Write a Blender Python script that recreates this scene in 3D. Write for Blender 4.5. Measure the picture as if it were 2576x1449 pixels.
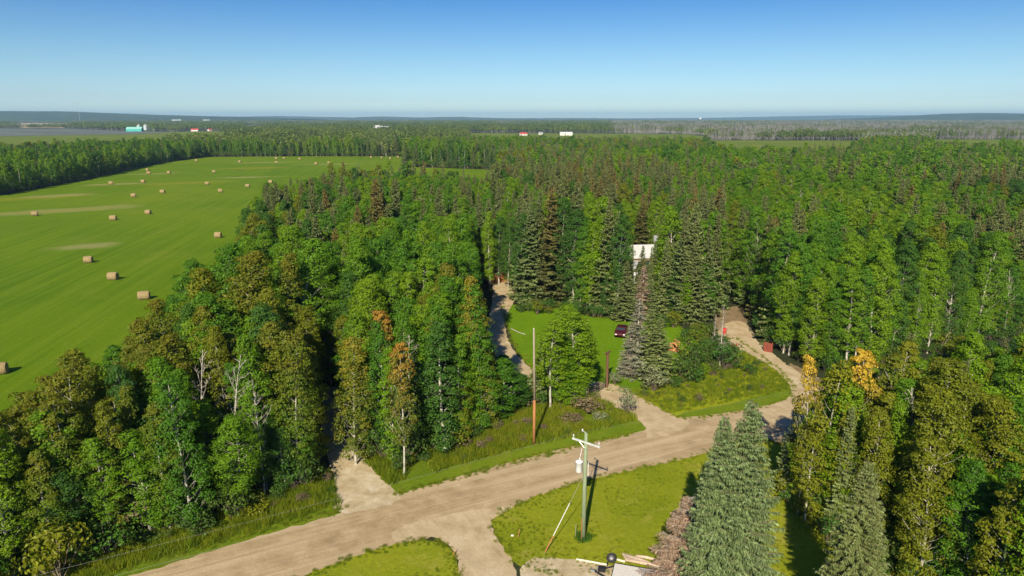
import bpy, bmesh, math, random
import numpy as np
from mathutils import Vector, Matrix
from mathutils.geometry import intersect_line_line_2d

# ------------------------------------------------------------------ scene
for o in list(bpy.data.objects): bpy.data.objects.remove(o)
SC = bpy.context.scene
COL = SC.collection
HC, PITCH, FPX = 33.0, math.radians(13.8), 692.0

# ------------------------------------------------------------------ camera
cd = bpy.data.cameras.new('camera'); cam = bpy.data.objects.new('camera', cd); COL.objects.link(cam)
cam.location = (0, 0, HC); cam.rotation_euler = (math.pi/2 - PITCH, 0, 0)
cd.sensor_width = 36; cd.lens = 36*FPX/1024; cd.clip_start = 0.5; cd.clip_end = 60000
SC.camera = cam

# ------------------------------------------------------------------ world and sun
SUN_EL, SUN_AZ = math.radians(34.5), math.radians(191.7)      # azimuth clockwise from +Y, the sun stands behind the camera
W = bpy.data.worlds.new('World'); SC.world = W; W.use_nodes = True
nt = W.node_tree; nt.nodes.clear()
wo = nt.nodes.new('ShaderNodeOutputWorld'); bg = nt.nodes.new('ShaderNodeBackground')
sky = nt.nodes.new('ShaderNodeTexSky'); sky.sky_type = 'NISHITA'; sky.sun_disc = False
sky.sun_elevation = SUN_EL; sky.sun_rotation = SUN_AZ; sky.altitude = 600
sky.air_density = 1.0; sky.dust_density = 0.3; sky.ozone_density = 2.5
# a clear polarised late-summer sky: a smooth deepening of the blue with height, the same all the way round
tc = nt.nodes.new('ShaderNodeTexCoord'); sx = nt.nodes.new('ShaderNodeSeparateXYZ')
rp = nt.nodes.new('ShaderNodeValToRGB'); mx = nt.nodes.new('ShaderNodeMix'); mx.data_type = 'RGBA'; mx.blend_type = 'MULTIPLY'
mx.inputs[0].default_value = 1
nt.links.new(tc.outputs['Generated'], sx.inputs[0]); nt.links.new(sx.outputs['Z'], rp.inputs[0])
cr = rp.color_ramp
SKYT = [(0.0, (.80, .93, 1.0)), (0.025, (.52, .65, .80)), (0.077, (.40, .56, .69)), (0.153, (.19, .40, .63)), (0.28, (.17, .36, .60)), (0.7, (.36, .52, .80))]
cr.elements[0].position = SKYT[0][0]; cr.elements[0].color = (*SKYT[0][1], 1)
cr.elements[1].position = SKYT[-1][0]; cr.elements[1].color = (*SKYT[-1][1], 1)
for p_, c_ in SKYT[1:-1]:
    e = cr.elements.new(p_); e.color = (*c_, 1)
nt.links.new(sky.outputs[0], mx.inputs[6]); nt.links.new(rp.outputs[0], mx.inputs[7])
nt.links.new(mx.outputs[2], bg.inputs[0]); bg.inputs[1].default_value = 0.10
nt.links.new(bg.outputs[0], wo.inputs[0])
sd = bpy.data.lights.new('sun', 'SUN'); so = bpy.data.objects.new('sun', sd); COL.objects.link(so)
sd.energy = 5.0; sd.angle = math.radians(0.53); sd.color = (1.0, 0.88, 0.66)
sv = Vector((math.sin(SUN_AZ)*math.cos(SUN_EL), math.cos(SUN_AZ)*math.cos(SUN_EL), math.sin(SUN_EL)))
so.rotation_euler = sv.to_track_quat('Z', 'Y').to_euler()
SC.view_settings.view_transform = 'Standard'; SC.view_settings.look = 'None'
SC.view_settings.exposure = 0.6; SC.view_settings.gamma = 1
try: SC.view_settings.use_curve_mapping = False
except Exception: pass
SC.render.engine = 'CYCLES'
SC.cycles.volume_bounces = 0; SC.cycles.max_bounces = 6; SC.cycles.diffuse_bounces = 2; SC.cycles.transmission_bounces = 3; SC.cycles.glossy_bounces = 2

# ------------------------------------------------------------------ helpers
R0 = np.random.default_rng(7); random.seed(5)
def at(x, y, z=0.0):
    """place on the ground that was measured at (x, y) of a 2576 pixel wide print of the photo"""
    u = (x/2.515625-512)/FPX; v = (y/2.515625-288)/FPX
    dy = math.cos(PITCH)-v*math.sin(PITCH); dz = -math.sin(PITCH)-v*math.cos(PITCH)
    t = (z-HC)/dz
    return (u*t, dy*t)
def P(*l): return [at(a, b) for a, b in l]
S = HC/37.0
def K(*l): return [(a*S, b*S) for a, b in l]
def tag(o, label=None, cat=None, group=None, kind=None):
    if label: o['label'] = label
    if cat: o['category'] = cat
    if group: o['group'] = group
    if kind: o['kind'] = kind
    return o
def link(o, parent=None):
    COL.objects.link(o)
    if parent: o.parent = parent
    return o
def empty(name, loc, rz=0):
    o = bpy.data.objects.new(name, None); o.empty_display_size = .5
    o.location = loc; o.rotation_euler = (0, 0, rz); return link(o)
def npmesh(name, V, F, mats=(), mi=None, smooth=False):
    """V (n,3), F list of arrays (m,3|4)"""
    me = bpy.data.meshes.new(name)
    F = [f for f in F if len(f)]
    nl = sum(f.size for f in F); nf = sum(len(f) for f in F)
    me.vertices.add(len(V)); me.vertices.foreach_set('co', np.asarray(V, np.float32).ravel())
    me.loops.add(nl); me.loops.foreach_set('vertex_index', np.concatenate([f.ravel() for f in F]).astype(np.int32))
    me.polygons.add(nf)
    tot = np.concatenate([np.full(len(f), f.shape[1]) for f in F]); st = np.concatenate([[0], np.cumsum(tot)[:-1]])
    me.polygons.foreach_set('loop_start', st.astype(np.int32))
    if mi is not None: me.polygons.foreach_set('material_index', np.asarray(mi, np.int32))
    me.polygons.foreach_set('use_smooth', np.full(nf, smooth))
    for m in mats: me.materials.append(m)
    me.update(calc_edges=True); me.validate(); return me
class MB:
    """collects simple solids into one mesh"""
    def __init__(s): s.v = []; s.f = []; s.m = []; s.n = 0
    def add(s, V, F, m=0):
        s.v += [tuple(v) for v in V]; s.f += [tuple(i+s.n for i in f) for f in F]; s.m += [m]*len(F); s.n += len(V); return s
    def box(s, c, d, rz=0, m=0, rx=0, ry=0):
        M = Matrix.Translation(c) @ Matrix.Rotation(rz, 4, 'Z') @ Matrix.Rotation(ry, 4, 'Y') @ Matrix.Rotation(rx, 4, 'X')
        x, y, z = d[0]/2, d[1]/2, d[2]/2
        V = [M @ Vector(p) for p in ((-x,-y,-z),(x,-y,-z),(x,y,-z),(-x,y,-z),(-x,-y,z),(x,-y,z),(x,y,z),(-x,y,z))]
        return s.add(V, [(0,3,2,1),(4,5,6,7),(0,1,5,4),(1,2,6,5),(2,3,7,6),(3,0,4,7)], m)
    def tube(s, pts, rad, n=8, m=0, cap=True):
        pts = [Vector(p) for p in pts]
        if not isinstance(rad, (list, tuple)): rad = [rad]*len(pts)
        V = []; F = []
        for i, p in enumerate(pts):
            d = (pts[min(i+1, len(pts)-1)]-pts[max(i-1, 0)]).normalized()
            a = d.cross(Vector((0, 0, 1)) if abs(d.z) < .9 else Vector((1, 0, 0))).normalized(); b = d.cross(a)
            for k in range(n):
                t = 2*math.pi*k/n; V.append(p+(a*math.cos(t)+b*math.sin(t))*rad[i])
        for i in range(len(pts)-1):
            for k in range(n):
                F.append((i*n+k, i*n+(k+1) % n, (i+1)*n+(k+1) % n, (i+1)*n+k))
        if cap: F.append(tuple(range(n))[::-1]); F.append(tuple((len(pts)-1)*n+k for k in range(n)))
        return s.add(V, F, m)
    def lathe(s, prof, n=20, m=0, c=(0, 0, 0)):
        V = []; F = []
        for r, z in prof:
            for k in range(n):
                t = 2*math.pi*k/n; V.append((c[0]+r*math.cos(t), c[1]+r*math.sin(t), c[2]+z))
        for i in range(len(prof)-1):
            for k in range(n): F.append((i*n+k, i*n+(k+1) % n, (i+1)*n+(k+1) % n, (i+1)*n+k))
        return s.add(V, F, m)
    def build(s, name, mats, parent=None, smooth=False):
        me = bpy.data.meshes.new(name); me.from_pydata(s.v, [], s.f)
        for m in (mats if isinstance(mats, (list, tuple)) else [mats]): me.materials.append(m)
        me.polygons.foreach_set('material_index', s.m); me.polygons.foreach_set('use_smooth', [smooth]*len(s.f))
        me.update(); o = bpy.data.objects.new(name, me); return link(o, parent)

# ------------------------------------------------------------------ material helpers
def mat(name):
    m = bpy.data.materials.new(name); m.use_nodes = True; n = m.node_tree; b = n.nodes['Principled BSDF']
    b.inputs['Specular IOR Level'].default_value = .25; return m, n, b
def N(nt, t, **k):
    n = nt.nodes.new(t)
    for a, v in k.items(): setattr(n, a, v)
    return n
def ramp(nt, stops, src=None, interp='LINEAR'):
    r = N(nt, 'ShaderNodeValToRGB'); c = r.color_ramp; c.interpolation = interp
    while len(c.elements) > 1: c.elements.remove(c.elements[-1])
    c.elements[0].position = stops[0][0]; c.elements[0].color = (*stops[0][1], 1)
    for p_, col in stops[1:]:
        e = c.elements.new(p_); e.color = (*col, 1)
    if src is not None: nt.links.new(src, r.inputs[0])
    return r.outputs[0]
def noise(nt, vec, scale, detail=4, rough=.6, dist=0):
    n = N(nt, 'ShaderNodeTexNoise'); n.inputs['Scale'].default_value = scale; n.inputs['Detail'].default_value = detail
    n.inputs['Roughness'].default_value = rough; n.inputs['Distortion'].default_value = dist
    if vec is not None: nt.links.new(vec, n.inputs['Vector'])
    return n.outputs['Fac']
def mixc(nt, f, a, b, mode='MIX'):
    m = N(nt, 'ShaderNodeMix', data_type='RGBA', blend_type=mode)
    for s_, v in ((0, f), (6, a), (7, b)):
        if hasattr(v, 'is_linked') or hasattr(v, 'links'): nt.links.new(v, m.inputs[s_])
        else: m.inputs[s_].default_value = (*v, 1) if isinstance(v, tuple) else v
    return m.outputs[2]
def mth(nt, op, a, b=None, c=None, clamp=False):
    m = N(nt, 'ShaderNodeMath', operation=op, use_clamp=clamp)
    for i, v in enumerate((a, b, c)):
        if v is None: continue
        if hasattr(v, 'links'): nt.links.new(v, m.inputs[i])
        else: m.inputs[i].default_value = v
    return m.outputs[0]
def mapping(nt, vec, rz=0, sc=(1, 1, 1)):
    if rz:
        m0 = N(nt, 'ShaderNodeMapping'); m0.inputs['Rotation'].default_value = (0, 0, rz); nt.links.new(vec, m0.inputs[0]); vec = m0.outputs[0]
    m = N(nt, 'ShaderNodeMapping'); m.inputs['Scale'].default_value = sc
    nt.links.new(vec, m.inputs[0]); return m.outputs[0]
def pos(nt): return N(nt, 'ShaderNodeNewGeometry').outputs['Position']
def bump(nt, b, h, strength, dist=.1):
    bp = N(nt, 'ShaderNodeBump'); bp.inputs['Strength'].default_value = strength; bp.inputs['Distance'].default_value = dist
    nt.links.new(h, bp.inputs['Height']); nt.links.new(bp.outputs[0], b.inputs['Normal'])
def plain(name, col, rough=.6, metal=0, var=.12, scale=3, spec=.3):
    m, n, b = mat(name); b.inputs['Roughness'].default_value = rough; b.inputs['Metallic'].default_value = metal
    b.inputs['Specular IOR Level'].default_value = spec
    tcn = N(n, 'ShaderNodeTexCoord').outputs['Object']; f = noise(n, tcn, scale, 5, .65)
    lo = tuple(c*(1-var*1.6) for c in col); hi = tuple(min(1, c*(1+var*1.6)) for c in col)
    n.links.new(ramp(n, [(.3, lo), (.7, hi)], f), b.inputs['Base Color']); return m

ROADA = math.atan2(0.5, 1.0)
def grass_mat(name, dark, mid, dry, dry_amt=.5, rough_scale=1.0, streak=None):
    m, n, b = mat(name); b.inputs['Roughness'].default_value = .9; b.inputs['Specular IOR Level'].default_value = .04; p_ = pos(n)
    f1 = noise(n, p_, .12*rough_scale, 6, .65, .4); f2 = noise(n, p_, 2.6*rough_scale, 5, .7); f3 = noise(n, p_, .035, 3, .6)
    c = mixc(n, mth(n, 'MULTIPLY_ADD', f1, 2.2, -.6, True), dark, mid)
    d = mth(n, 'MULTIPLY', mth(n, 'MULTIPLY_ADD', noise(n, p_, .33*rough_scale, 6, .72, .6), 4, -2.1, True), dry_amt, None)
    c = mixc(n, d, c, dry)
    if streak is not None:
        s_ = noise(n, mapping(n, p_, streak, (.03, .9, 1)), 1, 4, .7)
        c = mixc(n, mth(n, 'MULTIPLY_ADD', s_, 2.6, -.95, True), c, tuple(x*1.28 for x in mid))
    v = mth(n, 'MULTIPLY_ADD', f2, .9, .55); vv = N(n, 'ShaderNodeCombineColor')
    for i in range(3): n.links.new(v, vv.inputs[i])
    c = mixc(n, 1.0, c, vv.outputs[0], 'MULTIPLY')
    n.links.new(c, b.inputs['Base Color'])
    bump(n, b, noise(n, p_, 5*rough_scale, 6, .75), .55, .25); return m
M = {}
# forest floor
m, n, b = mat('forest_floor'); b.inputs['Roughness'].default_value = .9; p_ = pos(n)
n.links.new(ramp(n, [(.25, (.018, .022, .008)), (.5, (.03, .04, .012)), (.75, (.055, .05, .022))], noise(n, p_, .5, 7, .7)), b.inputs['Base Color'])
bump(n, b, noise(n, p_, 1.2, 6, .7), .8, .4); M['floor'] = m
# far country: woods seen as a mass
m, n, b = mat('far_land'); b.inputs['Roughness'].default_value = .9; p_ = pos(n)
n.links.new(ramp(n, [(.3, (.016, .03, .010)), (.5, (.028, .048, .014)), (.64, (.05, .07, .02)), (.72, (.09, .10, .035))], noise(n, p_, .0045, 7, .7, .5)), b.inputs['Base Color'])
M['far'] = m
M['lawn'] = grass_mat('mown_lawn', (.095, .19, .006), (.135, .245, .007), (.22, .25, .02), .25)
M['yard'] = grass_mat('roadside_lawn', (.165, .215, .009), (.265, .285, .018), (.38, .33, .08), .75)
M['verge'] = grass_mat('verge_grass', (.080, .135, .008), (.155, .215, .012), (.27, .24, .05), .5)
M['mown_verge'] = grass_mat('mown_verge', (.10, .165, .008), (.165, .225, .014), (.25, .23, .04), .5)
M['meadow'] = grass_mat('yellow_meadow', (.17, .225, .008), (.28, .305, .014), (.36, .31, .05), .5)
M['pasture'] = grass_mat('pasture', (.09, .135, .012), (.155, .195, .02), (.24, .22, .05), .6, .12)

FANG = 98
# hay field: mower lines, pale dry patches
m, n, b = mat('hay_field'); b.inputs['Roughness'].default_value = .9; b.inputs['Specular IOR Level'].default_value = .04; p_ = pos(n)
g1 = noise(n, p_, .011, 5, .6, .6); g2 = noise(n, mapping(n, p_, math.radians(-FANG), (.012, .42, 1)), 1, 5, .72); g3 = noise(n, p_, 1.6, 6, .75)
c = ramp(n, [(.3, (.058, .132, .002)), (.5, (.090, .168, .003)), (.7, (.138, .198, .008))], g1)
c = mixc(n, mth(n, 'MULTIPLY_ADD', g2, 2.6, -1.0, True), c, (.148, .215, .010))
g4 = noise(n, mapping(n, p_, math.radians(-FANG), (.02, 1.3, 1)), 1, 3, .6)
c = mixc(n, mth(n, 'MULTIPLY', mth(n, 'MULTIPLY_ADD', g4, 5, -2.6, True), .3), c, (.055, .125, .006))
c = mixc(n, mth(n, 'MULTIPLY', mth(n, 'MULTIPLY_ADD', noise(n, p_, .05, 7, .7, .3), 3.4, -1.85, True), .55), c, (.20, .21, .035))
def ell(cx, cy, rx, ry, rz, soft=.7, amp=.95):
    mp = N(n, 'ShaderNodeMapping'); mp.vector_type = 'TEXTURE'
    mp.inputs['Location'].default_value = (cx, cy, 0); mp.inputs['Rotation'].default_value = (0, 0, rz); mp.inputs['Scale'].default_value = (rx, ry, 1e6)
    n.links.new(p_, mp.inputs[0]); ln = N(n, 'ShaderNodeVectorMath', operation='LENGTH'); n.links.new(mp.outputs[0], ln.inputs[0])
    d = mth(n, 'ADD', ln.outputs['Value'], mth(n, 'MULTIPLY_ADD', noise(n, p_, .075, 7, .78), amp*2.4, -amp*1.2))
    return mth(n, 'MULTIPLY_ADD', d, -1/soft, (1+soft/2)/soft, True)
for (px, py, w_, d_, kind) in [(215, 620, 9, 8, 0), (150, 530, 30, 15, 0), (160, 530, 22, 7, 1), (85, 498, 26, 16, 1), (150, 492, 16, 10, 0), (300, 463, 20, 9, 0),
                               (285, 462, 12, 5, 1), (390, 437, 20, 9, 0), (640, 423, 26, 18, 1), (475, 460, 26, 14, 1), (660, 409, 26, 10, 0), (825, 413, 24, 12, 0), (620, 446, 20, 9, 0)]:
    q = at(px, py); a_ = math.atan2(q[1], q[0])-math.pi/2
    e_ = mth(n, 'MULTIPLY', ell(q[0], q[1], w_*.8, d_*.5, a_, .9, 1.15), .55)
    c = mixc(n, e_, c, (.30, .27, .12) if kind == 0 else (.22, .22, .02))
v = mth(n, 'MULTIPLY_ADD', g3, .8, .6); vv = N(n, 'ShaderNodeCombineColor')
for i in range(3): n.links.new(v, vv.inputs[i])
c = mixc(n, 1.0, c, vv.outputs[0], 'MULTIPLY'); n.links.new(c, b.inputs['Base Color'])
bump(n, b, noise(n, p_, 2.5, 6, .75), .5, .3); M['field'] = m

def dirt_mat(name, lo, mid, hi, ang=None, tracks=1.0):
    m, n, b = mat(name); b.inputs['Roughness'].default_value = .92; b.inputs['Specular IOR Level'].default_value = .05; p_ = pos(n)
    f = noise(n, p_, .5, 7, .7, .3)
    c = ramp(n, [(.3, lo), (.52, mid), (.72, hi)], f)
    if ang is not None:
        s_ = noise(n, mapping(n, p_, -ang, (.022, .62, 1)), 1, 4, .62, .25); s2 = noise(n, mapping(n, p_, -ang, (.035, 2.2, 1)), 1, 5, .75)
        c = mixc(n, mth(n, 'MULTIPLY', mth(n, 'MULTIPLY_ADD', s_, 6, -2.7, True), .8*tracks), c, hi)
        c = mixc(n, mth(n, 'MULTIPLY', mth(n, 'MULTIPLY_ADD', s2, 6, -3.0, True), .6*tracks), c, lo)
    g = noise(n, p_, 6, 6, .8); v = mth(n, 'MULTIPLY_ADD', g, .7, .65); vv = N(n, 'ShaderNodeCombineColor')
    for i in range(3): n.links.new(v, vv.inputs[i])
    n.links.new(mixc(n, 1.0, c, vv.outputs[0], 'MULTIPLY'), b.inputs['Base Color'])
    bump(n, b, noise(n, p_, 3.5, 7, .75), .5, .08); return m
M['road'] = dirt_mat('gravel_road', (.275, .205, .115), (.385, .29, .172), (.49, .385, .245), ROADA, 1.0)
M['drive'] = dirt_mat('pale_gravel', (.32, .24, .135), (.44, .345, .21), (.56, .47, .33), math.radians(120), .4)
M['dirt'] = dirt_mat('yard_dirt', (.30, .23, .13), (.46, .38, .25), (.62, .55, .43))
M['brown'] = dirt_mat('bare_soil', (.16, .11, .06), (.23, .17, .10), (.30, .23, .14))

# leaves
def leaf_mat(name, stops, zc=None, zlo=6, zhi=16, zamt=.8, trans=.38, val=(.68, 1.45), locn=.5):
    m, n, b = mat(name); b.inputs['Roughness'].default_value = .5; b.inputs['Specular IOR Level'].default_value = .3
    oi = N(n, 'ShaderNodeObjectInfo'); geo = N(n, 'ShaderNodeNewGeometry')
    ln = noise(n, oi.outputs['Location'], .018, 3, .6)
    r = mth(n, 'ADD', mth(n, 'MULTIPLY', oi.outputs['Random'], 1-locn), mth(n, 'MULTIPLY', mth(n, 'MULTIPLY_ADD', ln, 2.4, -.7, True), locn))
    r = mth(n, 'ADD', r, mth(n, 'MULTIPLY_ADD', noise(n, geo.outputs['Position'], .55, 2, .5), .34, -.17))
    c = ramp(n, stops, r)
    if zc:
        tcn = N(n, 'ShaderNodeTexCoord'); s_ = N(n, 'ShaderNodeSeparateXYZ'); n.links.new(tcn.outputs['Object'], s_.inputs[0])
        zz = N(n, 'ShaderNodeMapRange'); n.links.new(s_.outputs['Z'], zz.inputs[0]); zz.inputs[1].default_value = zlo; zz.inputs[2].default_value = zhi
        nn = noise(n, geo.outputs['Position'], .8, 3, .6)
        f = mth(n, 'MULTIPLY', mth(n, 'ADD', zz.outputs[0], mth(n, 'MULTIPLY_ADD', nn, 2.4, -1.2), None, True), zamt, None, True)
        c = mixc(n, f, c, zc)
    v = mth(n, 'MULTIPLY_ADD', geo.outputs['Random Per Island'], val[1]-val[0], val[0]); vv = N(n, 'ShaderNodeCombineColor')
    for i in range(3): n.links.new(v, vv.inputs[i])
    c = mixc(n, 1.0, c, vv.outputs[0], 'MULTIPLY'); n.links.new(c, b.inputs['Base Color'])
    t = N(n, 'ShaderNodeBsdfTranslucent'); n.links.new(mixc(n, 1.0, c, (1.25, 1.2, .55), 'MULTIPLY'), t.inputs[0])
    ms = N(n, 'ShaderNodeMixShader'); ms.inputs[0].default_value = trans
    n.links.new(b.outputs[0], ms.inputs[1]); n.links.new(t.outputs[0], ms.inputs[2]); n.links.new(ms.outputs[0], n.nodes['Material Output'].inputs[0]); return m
GREEN = [(0.0, (.048, .145, .014)), (.3, (.072, .185, .008)), (.55, (.108, .225, .006)), (.8, (.150, .250, .006)), (1.0, (.200, .245, .010))]
M['leaf'] = leaf_mat('aspen_leaves', GREEN)
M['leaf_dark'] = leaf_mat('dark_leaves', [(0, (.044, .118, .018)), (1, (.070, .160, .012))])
M['leaf_bright'] = leaf_mat('bright_leaves', [(0, (.120, .245, .005)), (1, (.175, .275, .006))])
M['leaf_rusty'] = leaf_mat('rust_tinged_leaves', [(0, (.075, .160, .009)), (1, (.130, .190, .009))], (.21, .170, .012), 6, 18, .62)
M['leaf_olive'] = leaf_mat('olive_leaves', [(0, (.12, .165, .008)), (1, (.20, .215, .009))])
M['leaf_gold'] = leaf_mat('gold_topped_leaves', [(0, (.10, .14, .014)), (1, (.14, .16, .014))], (.52, .36, .035), 9.5, 12.5, .95)
M['leaf_orange'] = leaf_mat('orange_topped_leaves', [(0, (.09, .14, .014)), (1, (.12, .15, .014))], (.36, .20, .03), 9, 14, .9)
M['leaf_yellow'] = leaf_mat('yellow_spotted_leaves', [(0, (.10, .15, .012)), (1, (.15, .18, .014))], (.34, .27, .02), 7, 17, .8)
SPR = [(0, (.080, .120, .044)), (.5, (.115, .155, .052)), (1, (.155, .175, .050))]
M['needle'] = leaf_mat('spruce_needles', SPR, (.15, .135, .045), 9, 19, .4, .08, (.55, 1.5))
M['needle_blue'] = leaf_mat('blue_spruce_needles', [(0, (.125, .185, .072)), (1, (.160, .215, .082))], None, 0, 1, 0, .08, (.35, 1.6))
M['needle_cone'] = leaf_mat('cone_laden_needles', [(0, (.08, .095, .03)), (1, (.11, .112, .032))], (.175, .138, .040), 7, 16, .9, .08, (.55, 1.5))
M['needle_olive'] = leaf_mat('olive_needles', [(0, (.12, .165, .058)), (1, (.165, .195, .058))], None, 0, 1, 0, .08, (.55, 1.5))
M['twig_dead'] = leaf_mat('dead_grey_twigs', [(0, (.20, .185, .145)), (1, (.27, .24, .18))], None, 0, 1, 0, .05, (.5, 1.4))
M['twig_red'] = leaf_mat('dead_russet_twigs', [(0, (.27, .185, .13)), (1, (.34, .24, .17))], None, 0, 1, 0, .05, (.5, 1.4))
M['shrub'] = leaf_mat('shrub_leaves', [(0, (.04, .10, .016)), (.6, (.08, .14, .016)), (1, (.14, .165, .03))])
M['shrub_brown'] = leaf_mat('dry_shrub_twigs', [(0, (.11, .085, .05)), (1, (.17, .13, .075))], None, 0, 1, 0, .1)
M['shrub_grey'] = leaf_mat('silvery_shrub_leaves', [(0, (.13, .16, .085)), (1, (.18, .20, .10))], None, 0, 1, 0, .12)
M['needle_far'] = leaf_mat('far_spruce_needles', [(0, (.04, .06, .022)), (1, (.085, .092, .03))], None, 0, 1, 0, .05)
M['leaf_far'] = leaf_mat('far_aspen_leaves', [(0, (.055, .105, .018)), (.5, (.095, .145, .018)), (1, (.15, .18, .026))], None, 0, 1, 0, .15)
M['tall_grass'] = leaf_mat('tall_grass_blades', [(0, (.11, .19, .010)), (.4, (.18, .25, .012)), (.7, (.28, .31, .018)), (1, (.38, .33, .07))], None, 0, 1, 0, .5, (.6, 1.4), .55)
def bark_mat(name, a, bb, sc=2.0):
    m, n, b = mat(name); b.inputs['Roughness'].default_value = .85
    tcn = N(n, 'ShaderNodeTexCoord').outputs['Object']
    n.links.new(ramp(n, [(.36, bb), (.5, a), (.8, tuple(x*1.15 for x in a))], noise(n, mapping(n, tcn, 0, (1, 1, .6)), sc, 5, .7)), b.inputs['Base Color']); return m
M['bark'] = bark_mat('aspen_bark', (.46, .44, .38), (.17, .15, .12))
M['bark_dark'] = bark_mat('spruce_bark', (.20, .16, .12), (.09, .07, .05))
M['bark_dead'] = bark_mat('dead_wood', (.44, .41, .36), (.24, .21, .18))

# ------------------------------------------------------------------ haze
hz = bpy.data.meshes.new('haze'); bm = bmesh.new(); bmesh.ops.create_cube(bm, size=1)
for v_ in bm.verts: v_.co = Vector((v_.co.x*52000, v_.co.y*52000, -1.5 if v_.co.z < 0 else 215.0))
bm.to_mesh(hz); bm.free(); ho = link(bpy.data.objects.new('haze', hz)); tag(ho, 'thin pale blue haze over the whole countryside', 'haze', kind='stuff')
m = bpy.data.materials.new('haze_air'); m.use_nodes = True; n = m.node_tree; n.nodes.clear()
out = n.nodes.new('ShaderNodeOutputMaterial'); pv = n.nodes.new('ShaderNodeVolumePrincipled')
pv.inputs['Color'].default_value = (.42, .72, 1.0, 1); pv.inputs['Density'].default_value = 7.5e-5; pv.inputs['Anisotropy'].default_value = 0.0
n.links.new(pv.outputs[0], out.inputs['Volume']); hz.materials.append(m); M['haze'] = m

# ------------------------------------------------------------------ ground sheets
def smooth_poly(pts, step=.8, jit=.18, closed=True, seed=0):
    rr = np.random.default_rng(seed+11); out = []; n_ = len(pts)
    for i in range(n_ if closed else n_-1):
        p0, p1, p2, p3 = (np.array(pts[(i+k) % n_] if closed else pts[min(max(i+k, 0), n_-1)], float) for k in (-1, 0, 1, 2))
        L = np.linalg.norm(p2-p1); m_ = max(2, int(L/step))
        for k in range(m_):
            t = k/m_
            out.append(.5*((2*p1)+(-p0+p2)*t+(2*p0-5*p1+4*p2-p3)*t*t+(-p0+3*p1-3*p2+p3)*t**3)+rr.normal(0, jit, 2))
    return [tuple(p) for p in out]
def lin_poly(pts, step=1.0, jit=.18, seed=0):
    rr = np.random.default_rng(seed+3); out = []; n_ = len(pts)
    for i in range(n_):
        a, b_ = np.array(pts[i], float), np.array(pts[(i+1) % n_], float); L = np.linalg.norm(b_-a); m_ = max(1, int(L/step))
        for k in range(m_): out.append(tuple(a+(b_-a)*k/m_+rr.normal(0, jit, 2)))
    return out
def sheet(name, pts, z, m, kind='structure', label=None):
    from mathutils.geometry import tessellate_polygon
    tri = tessellate_polygon([[Vector((x, y, 0)) for x, y in pts]])
    me = bpy.data.meshes.new(name); F = []
    for t in tri:
        a, b_, c_ = (Vector((*pts[i], 0)) for i in t)
        F.append(t if (b_-a).cross(c_-a).z > 0 else t[::-1])
    me.from_pydata([(x, y, z) for x, y in pts], [], F); me.materials.append(m)
    o = bpy.data.objects.new(name, me); link(o); o['kind'] = kind
    if label: o['label'] = label
    return o
# ground: one sheet to the horizon, floor of the woods near, woods as a mass far off
RNG = 24000
gv = []; gf = []; gm = []
rings = [0, 1300, 3000, 7000, RNG]
for r_ in rings[1:]: gv += [(r_*math.cos(t), r_*math.sin(t), 0) for t in np.linspace(0, 2*math.pi, 97)[:-1]]
gv.append((0, 0, 0)); c0 = len(gv)-1
for k in range(96): gf.append((k, (k+1) % 96, c0)); gm.append(0)
for i in range(3):
    for k in range(96): gf.append((i*96+k, (i+1)*96+k, (i+1)*96+(k+1) % 96, i*96+(k+1) % 96)); gm.append(1)
me = bpy.data.meshes.new('ground'); me.from_pydata(gv, [], [tuple(f)[::1] for f in gf]); me.materials.append(M['floor']); me.materials.append(M['far'])
me.polygons.foreach_set('material_index', gm); bm = bmesh.new(); bm.from_mesh(me); bmesh.ops.recalc_face_normals(bm, faces=bm.faces)
if bm.faces[0].normal.z < 0: bmesh.ops.reverse_faces(bm, faces=bm.faces)
bm.to_mesh(me); bm.free(); go = link(bpy.data.objects.new('ground', me)); go['kind'] = 'structure'

OUT = [(-60, 1100), (0, 985), (120, 925), (240, 872), (330, 832), (400, 772), (470, 700), (510, 652), (600, 612), (640, 487), (690, 455), (760, 443), (930, 437), (1250, 442)]   # the near wood against the hay field, as its crowns stand in the photo
BACK = [at(a, b, 12.0) for a, b in OUT]
FIELD = K((-90, 20), (-60, 38))+BACK+K((-7, 400), (-8, 490), (-12, 515), (-50, 532), (-86, 548), (-92, 610), (-100, 700), (-200, 702), (-297, 690), (-299, 595), (-262, 423), (-252, 345), (-262, 250), (-330, 150), (-330, 20))
sheet('hay_field', lin_poly(FIELD, 3, .4), .012, M['field'])
# gravel road, straight, from lower left to the right
rd = np.array((math.cos(ROADA), math.sin(ROADA)))
RU = [(-60, 33.5), (-33.3, 50.7-1.4), (-16.9, 60.0-.6), (-12.2, 62.6), (-1.7, 69.2), (8, 74.3), (16.3, 78.6), (22, 81.9), (35.5, 87.6), (61.5, 99.2), (100, 117), (180, 155)]
RL = [(190, 145), (110, 108), (62, 87.2), (37.5, 76.8), (28.3, 73), (20.9, 69.8), (6.7, 63.8), (-1.8, 59.1), (-11.5, 52.8), (-17.8, 49.3), (-30, 41.6), (-55, 27)]
ROAD = K(*RU)+K(*RL)
sheet('gravel_road', lin_poly(ROAD, .7, .10), .020, M['road'])
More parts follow.
